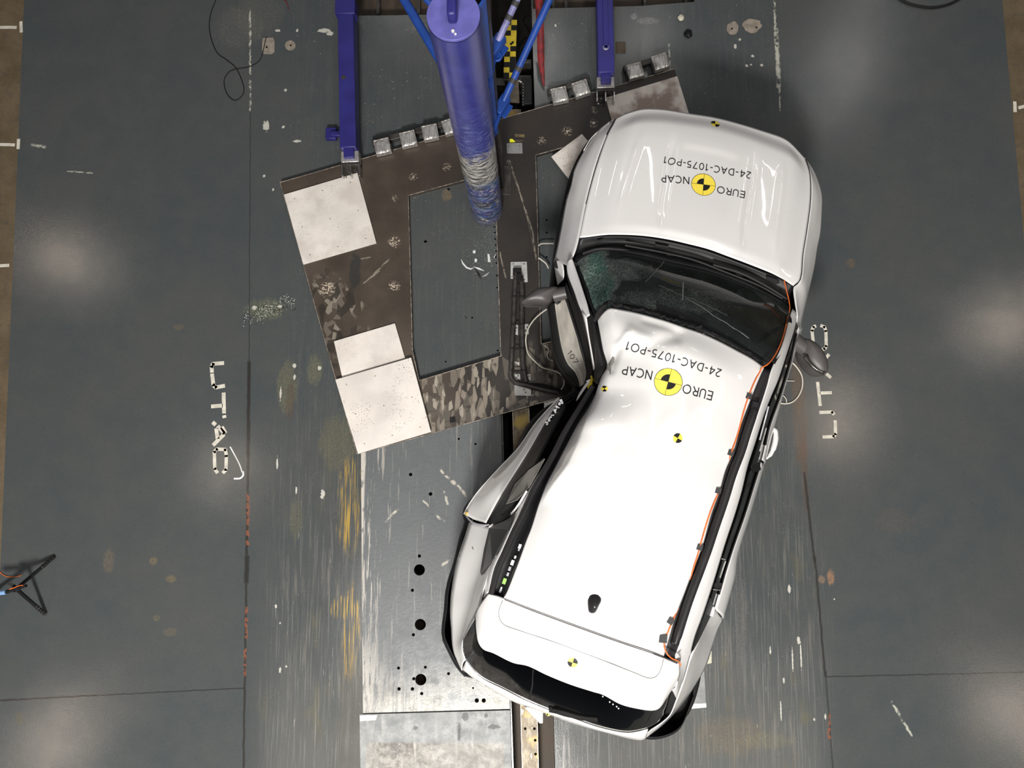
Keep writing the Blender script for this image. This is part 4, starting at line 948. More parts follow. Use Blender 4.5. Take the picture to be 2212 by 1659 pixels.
# --- scuttle, wipers and windscreen
scut_top = W([(1252, 513), (1310, 510), (1383, 512), (1440, 520), (1484, 530), (1527, 541), (1571, 557), (1614, 573), (1657, 590), (1695, 606), (1716, 619)], 1.065)
scut_bot = W([(1238, 561), (1263, 546), (1314, 533), (1377, 540), (1453, 557), (1529, 575), (1605, 602), (1668, 633), (1703, 657)], 1.05)
coons('scuttle', scut_top, scut_bot, [scut_top[0], scut_bot[0]], [scut_top[-1], scut_bot[-1]], M_['black'], car, 50, 10, lambda u, v, p: -.03*math.sin(math.pi*v))
for k, (pts, r) in enumerate((([(1258, 548), (1290, 538), (1350, 540), (1420, 552), (1490, 570), (1545, 577)], .010), ([(1540, 572), (1600, 590), (1650, 615), (1700, 646)], .010), ([(1350, 530), (1430, 545), (1500, 562), (1560, 585), (1640, 617), (1690, 645)], .007))):
    MB().tube(W(pts, 1.075+.008*k), r, 8).obj('wiper_blade', M_['trim'], car, smooth=True)
for q in ([(1290, 519), (1302, 516), (1303, 520), (1292, 523)], [(1415, 527), (1444, 533), (1444, 537), (1416, 531)], [(1440, 549), (1455, 550), (1455, 553), (1441, 553)], [(1656, 596), (1680, 604), (1684, 612), (1676, 613), (1656, 602)], [(1618, 600), (1632, 605), (1630, 609), (1617, 603)], [(1590, 588), (1605, 594), (1603, 598), (1589, 592)]):
    MB().prism(wp(q, 1.075), 1.065, 1.075).obj('scuttle_clip', M_['trim'], car)
roof_front = W([(1290, 691, 1.44), (1301, 677, 1.49), (1316, 666, 1.52), (1342, 669, 1.535), (1377, 676, 1.54), (1403, 683, 1.545), (1441, 694, 1.55), (1478, 707, 1.555), (1516, 720, 1.555), (1554, 737, 1.55), (1592, 757, 1.545), (1625, 775, 1.535), (1651, 794, 1.52)])
ws_bot = W([(1240, 565), (1263, 550), (1314, 537), (1377, 543), (1453, 560), (1529, 578), (1605, 605), (1668, 636), (1703, 660)], 1.06)
ws_top = [p+Vector((0, 0, -.012)) for p in roof_front]
ws_top[0] = P(1288, 692, 1.42)
ws_left = W([(1240, 565, 1.06), (1248, 590, 1.13), (1262, 627, 1.22), (1276, 662, 1.34), (1288, 692, 1.42)])
ws_right = [ws_bot[-1]]+W([(1704, 690, 1.14), (1690, 740, 1.34), (1669, 778, 1.48)])+[ws_top[-1]]
def wsz(u, v, p):
    z = .045*math.sin(math.pi*u)*math.sin(math.pi*v)
    z += ridge(p, (1275, 600), (1310, 660), 28, -.05)*math.sin(math.pi*u)**.3+ridge(p, (1330, 655), (1450, 690), 10, -.012)
    return z
coons('windscreen', ws_bot, ws_top, ws_left, ws_right, M_['ws'], car, 80, 50, wsz, 0, key='ws')
# black printed band and torn edge along the top of the glass
def band(name, pts, wd, mat, key, off=.004, zfix=None, n=40):
    q = [pix_on(key, a, b, off) for a, b in pts]; q = cr(q, n)
    return solid(ribbon(MB(), q, wd).obj(name, mat, car, smooth=True), .0015, 0)
band('glass_border', [(1322, 661), (1377, 669), (1441, 687), (1516, 713), (1592, 750), (1645, 783)], .045, M_['black'], 'ws')
band('glass_border', [(1704, 668), (1700, 700), (1686, 743), (1665, 780)], .06, M_['black'], 'ws')
band('glass_border', [(1244, 567), (1290, 543), (1377, 548), (1453, 565), (1529, 583), (1605, 611), (1690, 655)], .045, M_['black'], 'ws')
band('glass_border', [(1246, 575), (1262, 618), (1278, 655), (1290, 682)], .030, M_['black'], 'ws')
q = [pix_on('ws', a, b, .006) for a, b in ((1416, 656), (1430, 660), (1480, 675), (1525, 695), (1530, 712), (1515, 711), (1470, 694), (1420, 677))]
solid(MB().add(q, [tuple(range(8))]).obj('sensor_cover', M_['black'], car), .002, 0)
# crumpled black hem at the left roof corner
for pts in ([(1288, 690), (1296, 676), (1308, 656), (1318, 652), (1330, 662)], [(1284, 694), (1290, 678), (1300, 664), (1311, 658)]):
    MB().tube(W(pts, (1.45, 1.54)), .011, 8).obj('torn_seal', M_['rubber'], car, smooth=True)
rr = random.Random(4)
for k in range(26):
    u = k/25; a = cr(roof_front, 60)[2+int(u*56)]
    MB().box(a+Vector((rr.uniform(-.02, .02), .022+rr.uniform(-.006, .008), -.012)), (rr.uniform(.02, .05), rr.uniform(.008, .016), .006), rz=-.3*u+rr.uniform(-.5, .5)).obj('torn_seal', M_['rubber'], car)

# --- roof
roof_left = W([(1290, 691, 1.44), (1296, 722, 1.47), (1302, 755, 1.47), (1311, 791, 1.47), (1300, 812, 1.48), (1294, 828, 1.49), (1283, 858, 1.50), (1269, 884, 1.51), (1248, 916, 1.52), (1233, 943, 1.52), (1220, 968, 1.53), (1203, 1001, 1.53), (1180, 1045, 1.54), (1166, 1082, 1.55), (1148, 1139, 1.56), (1137, 1167, 1.56), (1118, 1220, 1.56), (1108, 1246, 1.55), (1094, 1281, 1.55), (1088, 1291, 1.55)])
roof_right = W([(1651, 794, 1.52), (1645, 806, 1.53), (1633, 834, 1.54), (1618, 872, 1.55), (1600, 920, 1.555), (1586, 971, 1.56), (1567, 1017, 1.56), (1555, 1060, 1.565), (1537, 1110, 1.565), (1519, 1175, 1.565), (1501, 1222, 1.56), (1481, 1275, 1.555), (1458, 1336, 1.55), (1443, 1387, 1.545), (1434, 1417, 1.54)])
gap_line = [(1088, 1291, 1.55), (1155, 1317, 1.585), (1267, 1358, 1.60), (1340, 1384, 1.59), (1412, 1408, 1.56), (1434, 1417, 1.54)]
roof_rear = W(gap_line)
def rz_(u, v, p):
    e = ss(0, .12, u)*ss(0, .12, 1-u); z = .045*math.sin(math.pi*u)*ss(0, .10, v)
    z *= ss(0, .06, 1-v)*.0+1 if v < .9 else ss(0, .1, 1-v)
    f = e**.5*ss(0, .03, v)*ss(0, .04, 1-v)
    z += f*(0
        +ridge(p, (1335, 745), (1352, 722), 6, .014)+ridge(p, (1320, 800), (1335, 755), 8, -.018)+ridge(p, (1360, 718), (1395, 735), 14, .02)+ridge(p, (1400, 745), (1460, 728), 15, -.020)+ridge(p, (1395, 690), (1470, 712), 10, -.010)+ridge(p, (1300, 700), (1312, 760), 14, -.012)
        +ridge(p, (1420, 850), (1400, 930), 34, -.012)+ridge(p, (1395, 940), (1480, 900), 26, .006))
    y_ = pz(p)[1]; uc = .025+.065*ss(835, 960, y_)*(1-ss(985, 1090, y_)); z += .095*ss(835, 930, y_)*(1-ss(1000, 1098, y_))*min(1, u/uc)*(1-ss(.12, .5, u))
    for c in (.30, .5, .70): z += .0035*math.exp(-((u-c)/.02)**2)*ss(.30, .4, v)*ss(0, .12, 1-v)
    return z
coons('roof', roof_front, roof_rear, roof_left, roof_right, M_['white'], car, 110, 150, rz_, key='roof')
# split in the skin at the left edge
q = [pix_on('roof', a, b, .003) for a, b in ((1312, 800), (1323, 771), (1327, 773), (1326, 783), (1321, 790), (1318, 810), (1316, 802))]
solid(MB().add(q, [tuple(range(7))]).obj('roof_tear', M_['inner'], car), .002, 0)

# --- right side: rail trough, roof rail, cant rail, glass, doors
chan_o = W([(1666, 801, 1.50), (1658, 832, 1.51), (1633, 908, 1.52), (1618, 953, 1.52), (1600, 1004, 1.52), (1582, 1055, 1.52), (1565, 1111, 1.52), (1542, 1169, 1.52), (1522, 1227, 1.515), (1499, 1288, 1.51), (1481, 1351, 1.505), (1466, 1397, 1.50), (1458, 1421, 1.49)])
loft('rail_trough', [[p+Vector((0, 0, -.012)) for p in roof_right], chan_o], M_['trim'], car, 60, 2)
mid = [a.lerp(b, .5)+Vector((0, 0, .03)) for a, b in zip(cr(roof_right, 40), cr(chan_o, 40))]
MB().tube(mid[6:38], [.02]+[.026]*28+[.018], 12, smooth=False).obj('roof_rail', M_['trim'], car, smooth=True)
for i in (6, 21, 36): MB().box(mid[i]-Vector((0, 0, .02)), (.05, .12, .03), rz=-.28).obj('rail_foot', M_['black'], car, bevel=.008)
# A pillar + cant rail, one white band
cant_i = W([(1712, 667, 1.11), (1704, 692, 1.19), (1691, 743, 1.38)])+[p+Vector((0, 0, .004)) for p in chan_o]+W([(1463, 1440, 1.47), (1461, 1484, 1.42), (1452, 1492, 1.38)])
cant_o = W([(1722, 680, 1.09), (1719, 700, 1.15), (1702, 757, 1.33), (1681, 822, 1.42), (1666, 857, 1.43), (1653, 890, 1.44), (1633, 953, 1.45), (1615, 1009, 1.455), (1603, 1060, 1.455), (1588, 1111, 1.455), (1567, 1174, 1.45), (1545, 1247, 1.44), (1532, 1288, 1.435), (1517, 1333, 1.43), (1501, 1376, 1.42), (1490, 1420, 1.38), (1476, 1470, 1.30), (1462, 1510, 1.22)])
loft('cant_rail', [cant_i, [a.lerp(b, .5)+Vector((0, 0, .008)) for a, b in zip(cr(cant_i, 60), cr(cant_o, 60))], cant_o], M_['white'], car, 70, 4, key='cant')
belt = W([(1724, 706, 1.08), (1713, 753, 1.09), (1707, 781, 1.09), (1684, 857, 1.09), (1661, 923, 1.10), (1648, 984, 1.10), (1636, 1022, 1.10), (1624, 1060, 1.10), (1608, 1111, 1.11), (1583, 1182, 1.11), (1567, 1232, 1.12), (1555, 1275, 1.12), (1543, 1316, 1.12)])
co = cr(cant_o, 80)
loft('side_glass', [[p+Vector((0, 0, -.004)) for p in co[2:64]], belt], M_['glass'], car, 60, 3, key='sg')
for y0, y1 in (((1648, 800), (0, 0)),): pass
def side_strip(a, b, wd, mat, name='glass_pillar'):
    q = [pix_on('sg', a[0]+(b[0]-a[0])*k/8, a[1]+(b[1]-a[1])*k/8, .004) for k in range(9)]; solid(ribbon(MB(), q, wd).obj(name, mat, car), .003, 0)
side_strip((1622, 1008), (1641, 1002), .08, M_['black']); side_strip((1543, 1262), (1556, 1268), .05, M_['black'])
side_strip((1659, 878), (1640, 950), .012, M_['silver'], 'silver_strip');  # thin silver strip laid on the side glass
for a, b in (((1655, 925), (1641, 975)), ((1567, 1212), (1555, 1248))): side_strip(a, b, .006, M_['alu'], 'bright_strip')
for a, b in (((1559, 1207), (1567, 1209)), ((1541, 1273), (1555, 1275))): side_strip(a, b, .006, M_['alu'], 'bright_strip')
wide = W([(1729, 714, .84), (1718, 748, .84), (1711, 772, .84), (1694, 822, .84), (1673, 910, .84), (1660, 960, .84), (1646, 1010, .84), (1633, 1060, .84), (1615, 1123, .85), (1600, 1170, .86), (1591, 1207, .87), (1588, 1242, .88), (1577, 1285, .88), (1562, 1337, .88)])
wdn, bln = cr(wide, 120), cr(belt, 120)
def cut(c, a, b): n = len(c); return c[int(a*(n-1)):int(b*(n-1))+1]
for nm, a, b in (('front_door', .0, .487), ('rear_door', .494, 1.0)):
    W0, B0 = cut(wdn, a, b), cut(bln, a, b)
    cs = [B0, [p.lerp(q_, .5)+Vector((.012, 0, .02)) for p, q_ in zip(B0, W0)], W0]
    low = [Vector((p.x-.012, p.y, .60)) for p in W0]; low2 = [Vector((p.x-.05, p.y, .36)) for p in W0]
    d = loft(nm, cs+[low, low2], M_['white'], car, 50, 4, .01)
    lowc = cut([Vector((p.x-.035, p.y+.0, .37)) for p in wdn], a, b); MB().tube([lowc[i] for i in range(2, len(lowc)-2, 4)], .03, 8).obj('door_moulding', M_['black'], d, smooth=True)
    WS = W0[3:-3]; BS = B0[3:-3]
    MB().tube([BS[i]+Vector((0, 0, .004)) for i in range(0, len(BS), 4)], .007, 6).obj('window_seal', M_['rubber'], d, smooth=True)
    if nm == 'front_door':
        hd = MB().tube(W([(1669, 925), (1674, 928), (1676, 945), (1671, 968), (1662, 985), (1655, 991)], .90), [.010, .016, .018, .018, .014, .008], 10).obj('door_handle', M_['white'], d, smooth=True)
    elif 0:
        MB().tube(W([(1600, 1165), (1606, 1172), (1600, 1200), (1592, 1222)], .92), [.008, .014, .014, .008], 10).obj('door_handle', M_['white'], d, smooth=True)
# right rear quarter
qi = co[62:]; qi = [p+Vector((0, 0, -.002)) for p in qi]
q_top = [P(1545, 1318, 1.13)]+W([(1532, 1331, 1.16), (1507, 1389, 1.34), (1496, 1410, 1.38), (1490, 1424, 1.365), (1476, 1472, 1.29), (1462, 1512, 1.21), (1448, 1545, 1.12), (1432, 1560, 1.06), (1405, 1578, .98)])
q_mid = W([(1553, 1327, 1.02), (1538, 1350, 1.05), (1522, 1395, 1.10), (1508, 1430, 1.12), (1494, 1470, 1.10), (1478, 1505, 1.05), (1452, 1545, .98), (1420, 1574, .95), (1398, 1585, .92)])
q_sil = W([(1562, 1339, .87), (1556, 1350, .87), (1551, 1361, .87), (1540, 1394, .87), (1525, 1440, .86), (1502, 1480, .85), (1492, 1497, .84), (1467, 1530, .84), (1435, 1564, .84), (1396, 1594, .84)])
loft('rear_quarter', [q_top, q_mid, q_sil], M_['white'], car, 60, 6, key='rq')
q = W([(1534, 1292, 1.40), (1520, 1333, 1.40), (1503, 1376, 1.39), (1496, 1410, 1.375), (1507, 1389, 1.335), (1532, 1331, 1.155), (1543, 1314, 1.125)])
solid(MB().add([p+Vector((0, 0, -.003)) for p in q], [tuple(range(7))]).obj('quarter_glass', M_['dglass'], car), .004, 0)
MB().box(P(1537, 1320, 1.2), (.03, .06, .02), rz=-.3).obj('window_latch', M_['silver'], car)

# --- tailgate: spoiler panel, rear glass, lower panel
sp_rear = W([(1027, 1332, 1.40), (1028, 1359, 1.42), (1033, 1388, 1.44), (1044, 1403, 1.45), (1065, 1411, 1.46), (1108, 1432, 1.47), (1140, 1439, 1.475), (1180, 1458, 1.48), (1232, 1479, 1.485), (1282, 1495, 1.485), (1302, 1501, 1.48), (1339, 1521, 1.475), (1371, 1530, 1.47), (1412, 1535, 1.45), (1425, 1530, 1.44), (1438, 1512, 1.42), (1452, 1490, 1.38)])
sp_front = W([(1054, 1283, 1.50), (1070, 1287, 1.53)]+[(a+.6, b+2.5, c-.002) for a, b, c in gap_line]+[(1467, 1434, 1.50)])
sp_left = W([(1054, 1283, 1.50), (1040, 1300, 1.46), (1031, 1315, 1.43), (1027, 1332, 1.40)]); sp_right = W([(1467, 1434, 1.50), (1469, 1455, 1.46), (1461, 1478, 1.41), (1452, 1490, 1.38)])
coons('spoiler', sp_front, sp_rear, sp_left, sp_right, M_['white'], car, 90, 30, lambda u, v, p: .02*math.sin(math.pi*v)*math.sin(math.pi*u)**.4, .02, key='sp')
gl_in = [p+Vector((0, 0, -.03)) for p in sp_rear]
gl_out = W([(1000, 1380, 1.10), (1000, 1400, 1.09), (1007, 1426, 1.07), (1024, 1449, 1.06), (1044, 1466, 1.06), (1082, 1485, 1.06), (1131, 1510, 1.06), (1183, 1532, 1.06), (1238, 1551, 1.06), (1296, 1571, 1.06), (1354, 1582, 1.06), (1383, 1578, 1.06), (1400, 1573, 1.07), (1423, 1559, 1.10), (1436, 1542, 1.14), (1450, 1495, 1.30)])
gi = [gl_in[0]+Vector((0, 0, 0))]+gl_in[1:]
coons('rear_glass', gi, gl_out, W([(1027, 1331, 1.37), (1010, 1360, 1.20), (1000, 1380, 1.10)]), [gi[-1], gl_out[-1]], M_['glass'], car, 70, 16, lambda u, v, p: .02*math.sin(math.pi*v)*ss(0, .1, u)*ss(0, .1, 1-u), .005, key='rg')
lo_top = W([(1008, 1425, 1.065), (1024, 1450, 1.055), (1044, 1468, 1.05), (1082, 1487, 1.05), (1131, 1512, 1.05), (1183, 1534, 1.05), (1238, 1553, 1.05), (1296, 1573, 1.05), (1354, 1584, 1.05), (1383, 1580, 1.05), (1400, 1575, 1.06)])
lo_sil = W([(998, 1447, .96), (1020, 1464, .96), (1044, 1479, .96), (1105, 1514, .96), (1172, 1539, .96), (1209, 1553, .96), (1267, 1572, .96), (1319, 1586, .96), (1360, 1596, .96), (1389, 1599, .96), (1396, 1594, .94)])
tg = loft('tailgate', [lo_top, lo_sil, [p+Vector((.0, .0, -.16)) for p in lo_sil], [p+Vector((.01, .05, -.38)) for p in lo_sil]], M_['white'], car, 60, 3)
MB().tube(W([(1187, 1532), (1195, 1522), (1215, 1528), (1250, 1542), (1292, 1551), (1265, 1551), (1225, 1546), (1200, 1538)], 1.10), .009, 8, sub=3).obj('rear_wiper', M_['rubber'], car, smooth=True)
band('rear_wiper_arm', [(1186, 1531), (1215, 1537), (1250, 1547), (1290, 1552)], .035, M_['rubber'], 'rg', .012)
# things seen through the rear glass
for (px, py) in ((1302, 1504), (1317, 1516), (1324, 1521), (1332, 1526), (1336, 1530)): MB().cyl(pix_on('rg', px, py, .002), .0045, .002, 10).obj('glass_dot', M_['shard'], car)
q = [pix_on('rg', a, b, .002) for a, b in ((1395, 1570), (1412, 1536))]; solid(ribbon(MB(), q, .012).obj('glass_line', M_['rubber'], car), .002, 0)
q = [pix_on('rg', a, b, .002) for a, b in ((1150, 1440), (1135, 1508))]
band('parcel_shelf_edge', [(1152, 1447), (1150, 1480), (1143, 1510)], .01, M_['rubber'], 'rg', .001)

# --- left rear: channel, thin white rail, quarter, doors
chl = W([(1054, 1279, 1.50), (1065, 1229, 1.51), (1083, 1189, 1.51), (1099, 1153, 1.51), (1129, 1095, 1.50), (1148, 1055, 1.49), (1169, 1020, 1.48), (1195, 975, 1.46), (1218, 928, 1.44), (1240, 893, 1.42), (1262, 858, 1.41), (1280, 828, 1.41)])
rl = cr([p+Vector((0, 0, -.02)) for p in roof_left], 100)[28:][::-1]
loft('rail_trough', [rl, [a.lerp(b, .5)+Vector((0, 0, -.03)) for a, b in zip(cr(rl, 60), cr(chl, 60))], chl], M_['black'], car, 60, 3, key='chl')
MB().tube([a.lerp(b, .78)+Vector((0, 0, .0)) for a, b in zip(cr(rl, 24), cr(chl, 24))], .018, 8, smooth=False).obj('channel_seal', M_['trim'], car, smooth=True)
for px, py, s, mt in ((1123, 1180, .018, 'shard'), (1121, 1187, .010, 'lens'), (1113, 1203, .012, 'shard'), (1107, 1215, .020, 'shard'), (1101, 1228, .016, 'silver'), (1097, 1240, .014, 'silver'), (1090, 1255, .022, 'green'), (1083, 1270, .010, 'shard'), (1081, 1276, .014, 'silver')):
    MB().box(pix_on('chl', px, py, .004), (s, s*1.6, .008), rz=-.35).obj('rail_clip', M_[mt], car, bevel=.002)
# white edge beside the channel
chw = W([(1044, 1292, 1.42), (1060, 1222, 1.45), (1079, 1185, 1.46), (1095, 1150, 1.46), (1117, 1103, 1.45), (1137, 1063, 1.44), (1156, 1032, 1.43), (1172, 1010, 1.43), (1194, 976, 1.45)])
loft('cant_rail', [chl[:8], chw], M_['white'], car, 50, 2)
# quarter panel
ql_in = W([(1117, 1104, 1.43), (1095, 1152, 1.44), (1079, 1187, 1.44), (1062, 1222, 1.43), (1048, 1262, 1.42), (1036, 1305, 1.36), (1020, 1345, 1.25), (1000, 1383, 1.09), (998, 1402, 1.07), (1006, 1426, 1.05)])
ql_mid = W([(1058, 1138, 1.10), (1048, 1180, 1.09), (1040, 1215, 1.08), (1030, 1250, 1.07), (1016, 1290, 1.05), (1005, 1330, 1.02), (996, 1370, 1.0), (992, 1400, 1.0), (1000, 1432, 1.0)])
ql_sil = W([(1013, 1128, .88), (1003, 1160, .88), (988, 1205, .88), (979, 1247, .88), (974, 1285, .87), (972, 1320, .87), (974, 1354, .87), (979, 1406, .87), (997, 1449, .88)])
loft('rear_quarter', [ql_in, ql_mid, ql_sil], M_['white'], car, 60, 6, key='ql')
q = [pix_on('ql', a, b, .004) for a, b in ((1116, 1106), (1099, 1145), (1079, 1188), (1063, 1216), (1040, 1242), (1038, 1235), (1046, 1187), (1057, 1141))]
solid(MB().add(q, [tuple(range(8))]).obj('quarter_glass', M_['dglass'], car), .004, 0)
solid(MB().add([pix_on('ql', a, b, .003) for a, b in ((1019, 1183), (1023, 1188), (1021, 1181))], [(0, 1, 2)]).obj('dent', M_['inner'], car), .001, 0)
# rear left door (pushed outwards)
ld_in = W([(1210, 862, 1.02), (1177, 914, 1.05), (1145, 970, 1.07), (1112, 1023, 1.08), (1081, 1073, 1.08), (1050, 1130, 1.07)])
ld_mid = W([(1209, 861, .99), (1163, 915, 1.0), (1128, 972, 1.01), (1092, 1022, 1.01), (1058, 1066, 1.01), (1030, 1125, .98)])
ld_sil = W([(1208, 859, .94), (1157, 915, .90), (1120, 968, .88), (1086, 1004, .87), (1060, 1032, .87), (1031, 1065, .87), (1012, 1093, .87), (1003, 1111, .87)])
d = loft('rear_door', [ld_in, ld_mid, ld_sil], M_['white'], car, 50, 5, .012)
loft('door_skin', [ld_sil, [p+Vector((.03, .01, -.25)) for p in ld_sil], [p+Vector((.09, .03, -.5)) for p in ld_sil]], M_['white'], d, 40, 3)
loft('door_edge', [W([(1003, 1111, .87), (1021, 1128, .97), (1046, 1134, 1.07), (1058, 1134, 1.09)]), W([(1012, 1124, .80), (1024, 1136, .92), (1046, 1144, 1.01), (1062, 1134, 1.04)])], M_['silver'], d, 20, 2)
loft('frame', [ld_in, [p.lerp(q_, .30) for p, q_ in zip(cr(ld_in, 40), cr(W([(1225, 870, 1.18), (1195, 935, 1.25), (1165, 985, 1.3), (1135, 1040, 1.34), (1104, 1100, 1.36), (1062, 1136, 1.1)]), 40))], W([(1222, 880, 1.15), (1192, 935, 1.25), (1165, 988, 1.32), (1137, 1045, 1.36), (1104, 1108, 1.38), (1060, 1136, 1.12)])], M_['black'], d, 40, 3)
dg = W([(1109, 1053, 1.24), (1113, 1044, 1.25), (1142, 1015, 1.33), (1176, 991, 1.38), (1160, 1022, 1.40), (1142, 1052, 1.40), (1117, 1079, 1.38), (1094, 1087, 1.30)])
solid(MB().add([p+Vector((0, 0, .07)) for p in dg], [tuple(range(8))]).obj('window_pane', M_['inner'], d), .004, 0)  # opaque grey pane, the reflection in the glass put into its colour
MB().tube([p+Vector((0, 0, .012)) for p in W([(1176, 990, 1.40), (1142, 1015, 1.36), (1113, 1044, 1.28), (1094, 1087, 1.30), (1076, 1110, 1.2)])], .007, 6, smooth=False).obj('window_seal', M_['rubber'], d)
MB().tube(W([(1057, 1138, 1.11), (1080, 1124, 1.2), (1103, 1111, 1.36), (1120, 1090, 1.45), (1138, 1060, 1.49)]), .007, 8).obj('bright_edge', M_['white'], d, smooth=True)
MB().tube(W([(1010, 1106), (1006, 1112)], .885), .012, 8, smooth=False).obj('paint_mark', mk('ochre_scuff', (.5, .36, .08), .6), d)
for k in range(14):
    u = k/13; p = P(1214-34*u+rr.uniform(-4, 4), 868+50*u+rr.uniform(-4, 4), 1.10)
    MB().box(p, (rr.uniform(.01, .04), rr.uniform(.006, .02), .008), rz=rr.uniform(0, 3)).obj('broken_trim', M_[rr.choice(['silver', 'silver', 'rubber', 'shard'])], d)
# collapsed left front door
fd_o = W([(1184, 655, .84), (1188, 685, .84), (1195, 743, .84), (1203, 774, .85), (1218, 802, .86), (1234, 818, .86), (1249, 836, .87)])
fd_a = W([(1198, 655, .93), (1206, 712, .94), (1215, 758, .94), (1226, 786, .94), (1243, 806, .93), (1251, 826, .92), (1252, 838, .91)])
fd_b = W([(1218, 642, .99), (1231, 674, 1.0), (1243, 715, 1.01), (1254, 758, 1.01), (1264, 792, 1.0), (1266, 809, .98), (1262, 828, .96)])
fd_c = W([(1222, 610, 1.04), (1238, 650, 1.08), (1256, 700, 1.12), (1268, 745, 1.14), (1277, 790, 1.14), (1279, 815, 1.12), (1270, 836, 1.08)])
fd_m = [a.lerp(b, .45)+Vector((0, 0, -.035)) for a, b in zip(cr(fd_a, 20), cr(fd_b, 20))]
d = loft('front_door', [fd_a, fd_m, fd_b], M_['doorin'], car, 50, 6, .006, key='fd')
loft('door_seal', [fd_o, [p+Vector((0, 0, .03)) for p in cr([a.lerp(b, .5) for a, b in zip(cr(fd_o, 20), cr(fd_a, 20))], 20)], fd_a], M_['rubber'], d, 40, 3)
loft('door_skin', [fd_o, [p+Vector((.01, 0, -.25)) for p in fd_o], [p+Vector((.06, 0, -.5)) for p in fd_o]], M_['black'], d, 30, 3)
loft('window_sill', [fd_b, [a.lerp(b, .5)+Vector((0, 0, -.01)) for a, b in zip(cr(fd_b, 20), cr(fd_c, 20))], fd_c], M_['rubber'], d, 40, 4)
MB().tube(W([(1226, 655, 1.05), (1240, 700, 1.07), (1254, 745, 1.08), (1265, 785, 1.07)]), .008, 8).obj('sill_ridge', M_['trim'], d, smooth=True)
for k, (px, py) in enumerate(((1190, 632), (1196, 640))): pass
q = W([(1193, 632, 1.0), (1200, 628, 1.0), (1212, 640, 1.0), (1219, 640, 1.0), (1231, 674, 1.01), (1214, 648, 1.0), (1206, 660, .97), (1200, 648, .97)])
# black door post between the glass and the crushed roof edge
post_l = W([(1222, 590, 1.02), (1236, 640, 1.10), (1256, 700, 1.16), (1272, 750, 1.2), (1282, 795, 1.25), (1283, 825, 1.30)])
post_r = W([(1240, 572, 1.05), (1262, 640, 1.2), (1281, 684, 1.40), (1293, 720, 1.44), (1300, 756, 1.45), (1310, 791, 1.46), (1299, 812, 1.46), (1290, 830, 1.46)])
loft('door_post', [post_l, [a.lerp(b, .5)+Vector((0, 0, .0)) for a, b in zip(cr(post_l, 20), cr(post_r, 20))], post_r], M_['black'], car, 50, 4)
MB().tube(W([(1283, 700, 1.42), (1291, 745, 1.46), (1301, 790, 1.475)]), .009, 8).obj('post_edge', M_['trim'], car, smooth=True)
# white A pillar, cut short, with its thin tail
ap_l = W([(1226, 562, 1.09), (1224, 575, 1.10), (1226, 592, 1.12), (1240, 630, 1.20), (1251, 662, 1.28), (1264, 688, 1.34)])
ap_r = W([(1236, 558, 1.11), (1239, 566, 1.12), (1247, 590, 1.17), (1259, 627, 1.26), (1268, 655, 1.33), (1274, 680, 1.38)])
loft('pillar', [ap_l, [a.lerp(b, .5)+Vector((0, 0, .012)) for a, b in zip(cr(ap_l, 20), cr(ap_r, 20))], ap_r], M_['white'], car, 40, 4)
loft('pillar_tail', [W([(1256, 672, 1.33), (1268, 725, 1.28), (1276, 770, 1.25), (1281, 800, 1.24)]), W([(1266, 686, 1.37), (1271, 725, 1.32), (1279, 770, 1.28), (1284, 798, 1.27)])], M_['white'], car, 24, 2)
tube_y = MB().tube(W([(1272, 838, 1.18), (1276, 828, 1.2), (1279, 818, 1.2), (1277, 812, 1.2)]), [.012, .02, .012, .006], 8).obj('yellow_connector', M_['yel'], car, smooth=True)
MB().box(P(1272, 824, 1.19), (.03, .02, .02), rz=.4).obj('connector_pin', M_['silver'], car)
loft('pillar_tail', [W([(1250, 850, 1.2), (1258, 838, 1.25), (1270, 822, 1.3)]), W([(1244, 866, 1.2), (1262, 842, 1.26), (1274, 826, 1.3)])], M_['white'], car, 12, 2)

# --- mirrors
def mirror(name, out_, z, cx_, tone, lb, low):
    pts = ccw(wp(out_, z)); n = len(pts); c = Vector((sum(p[0] for p in pts)/n, sum(p[1] for p in pts)/n, 0)); vs = []; m_ = 9
    dense = cr([Vector((p[0], p[1], 0)) for p in pts]+[Vector((pts[0][0], pts[0][1], 0))], 41)[:-1]
    rows = [(-.15, .80), (-.13, .93), (-.06, .99), (0, 1.0), (.03, .96), (.05, .88), (.065, .72), (.075, .45), (.08, .15)]
    for dz, k in rows:
        for p in dense: q = c+(p-c)*k; vs.append(Vector((q.x, q.y, z+dz)))
    N = len(dense); fs = [(j*N+i, j*N+(i+1) % N, (j+1)*N+(i+1) % N, (j+1)*N+i) for j in range(len(rows)-1) for i in range(N)]+[tuple(range(N-1, -1, -1)), tuple(range((len(rows)-1)*N, len(rows)*N))]
    return tag(obj(name, vs, fs, M_[tone], car, angle=60), lb)
ml = mirror('wing_mirror', [(1127, 654), (1132, 646), (1140, 639), (1156, 627), (1170, 622), (1188, 621), (1206, 622), (1203, 632), (1190, 650), (1183, 657), (1160, 657), (1140, 657)], .98, 0, 'grey', 'grey mirror on the crushed left side', 0)
MB().tube(W([(1196, 638, .98), (1224, 632, 1.0)]), [.05, .045], 12, smooth=False).obj('mirror_arm', M_['grey'], ml, smooth=True)
MB().tube(W([(1129, 656), (1160, 658), (1184, 658), (1200, 643)], .95), .007, 8, smooth=False).obj('mirror_rim', M_['rubber'], ml, smooth=True)
MB().tube(W([(1195, 645), (1205, 655), (1212, 650), (1210, 642)], .93), .012, 8, smooth=False).obj('broken_bracket', M_['black'], ml, smooth=True)
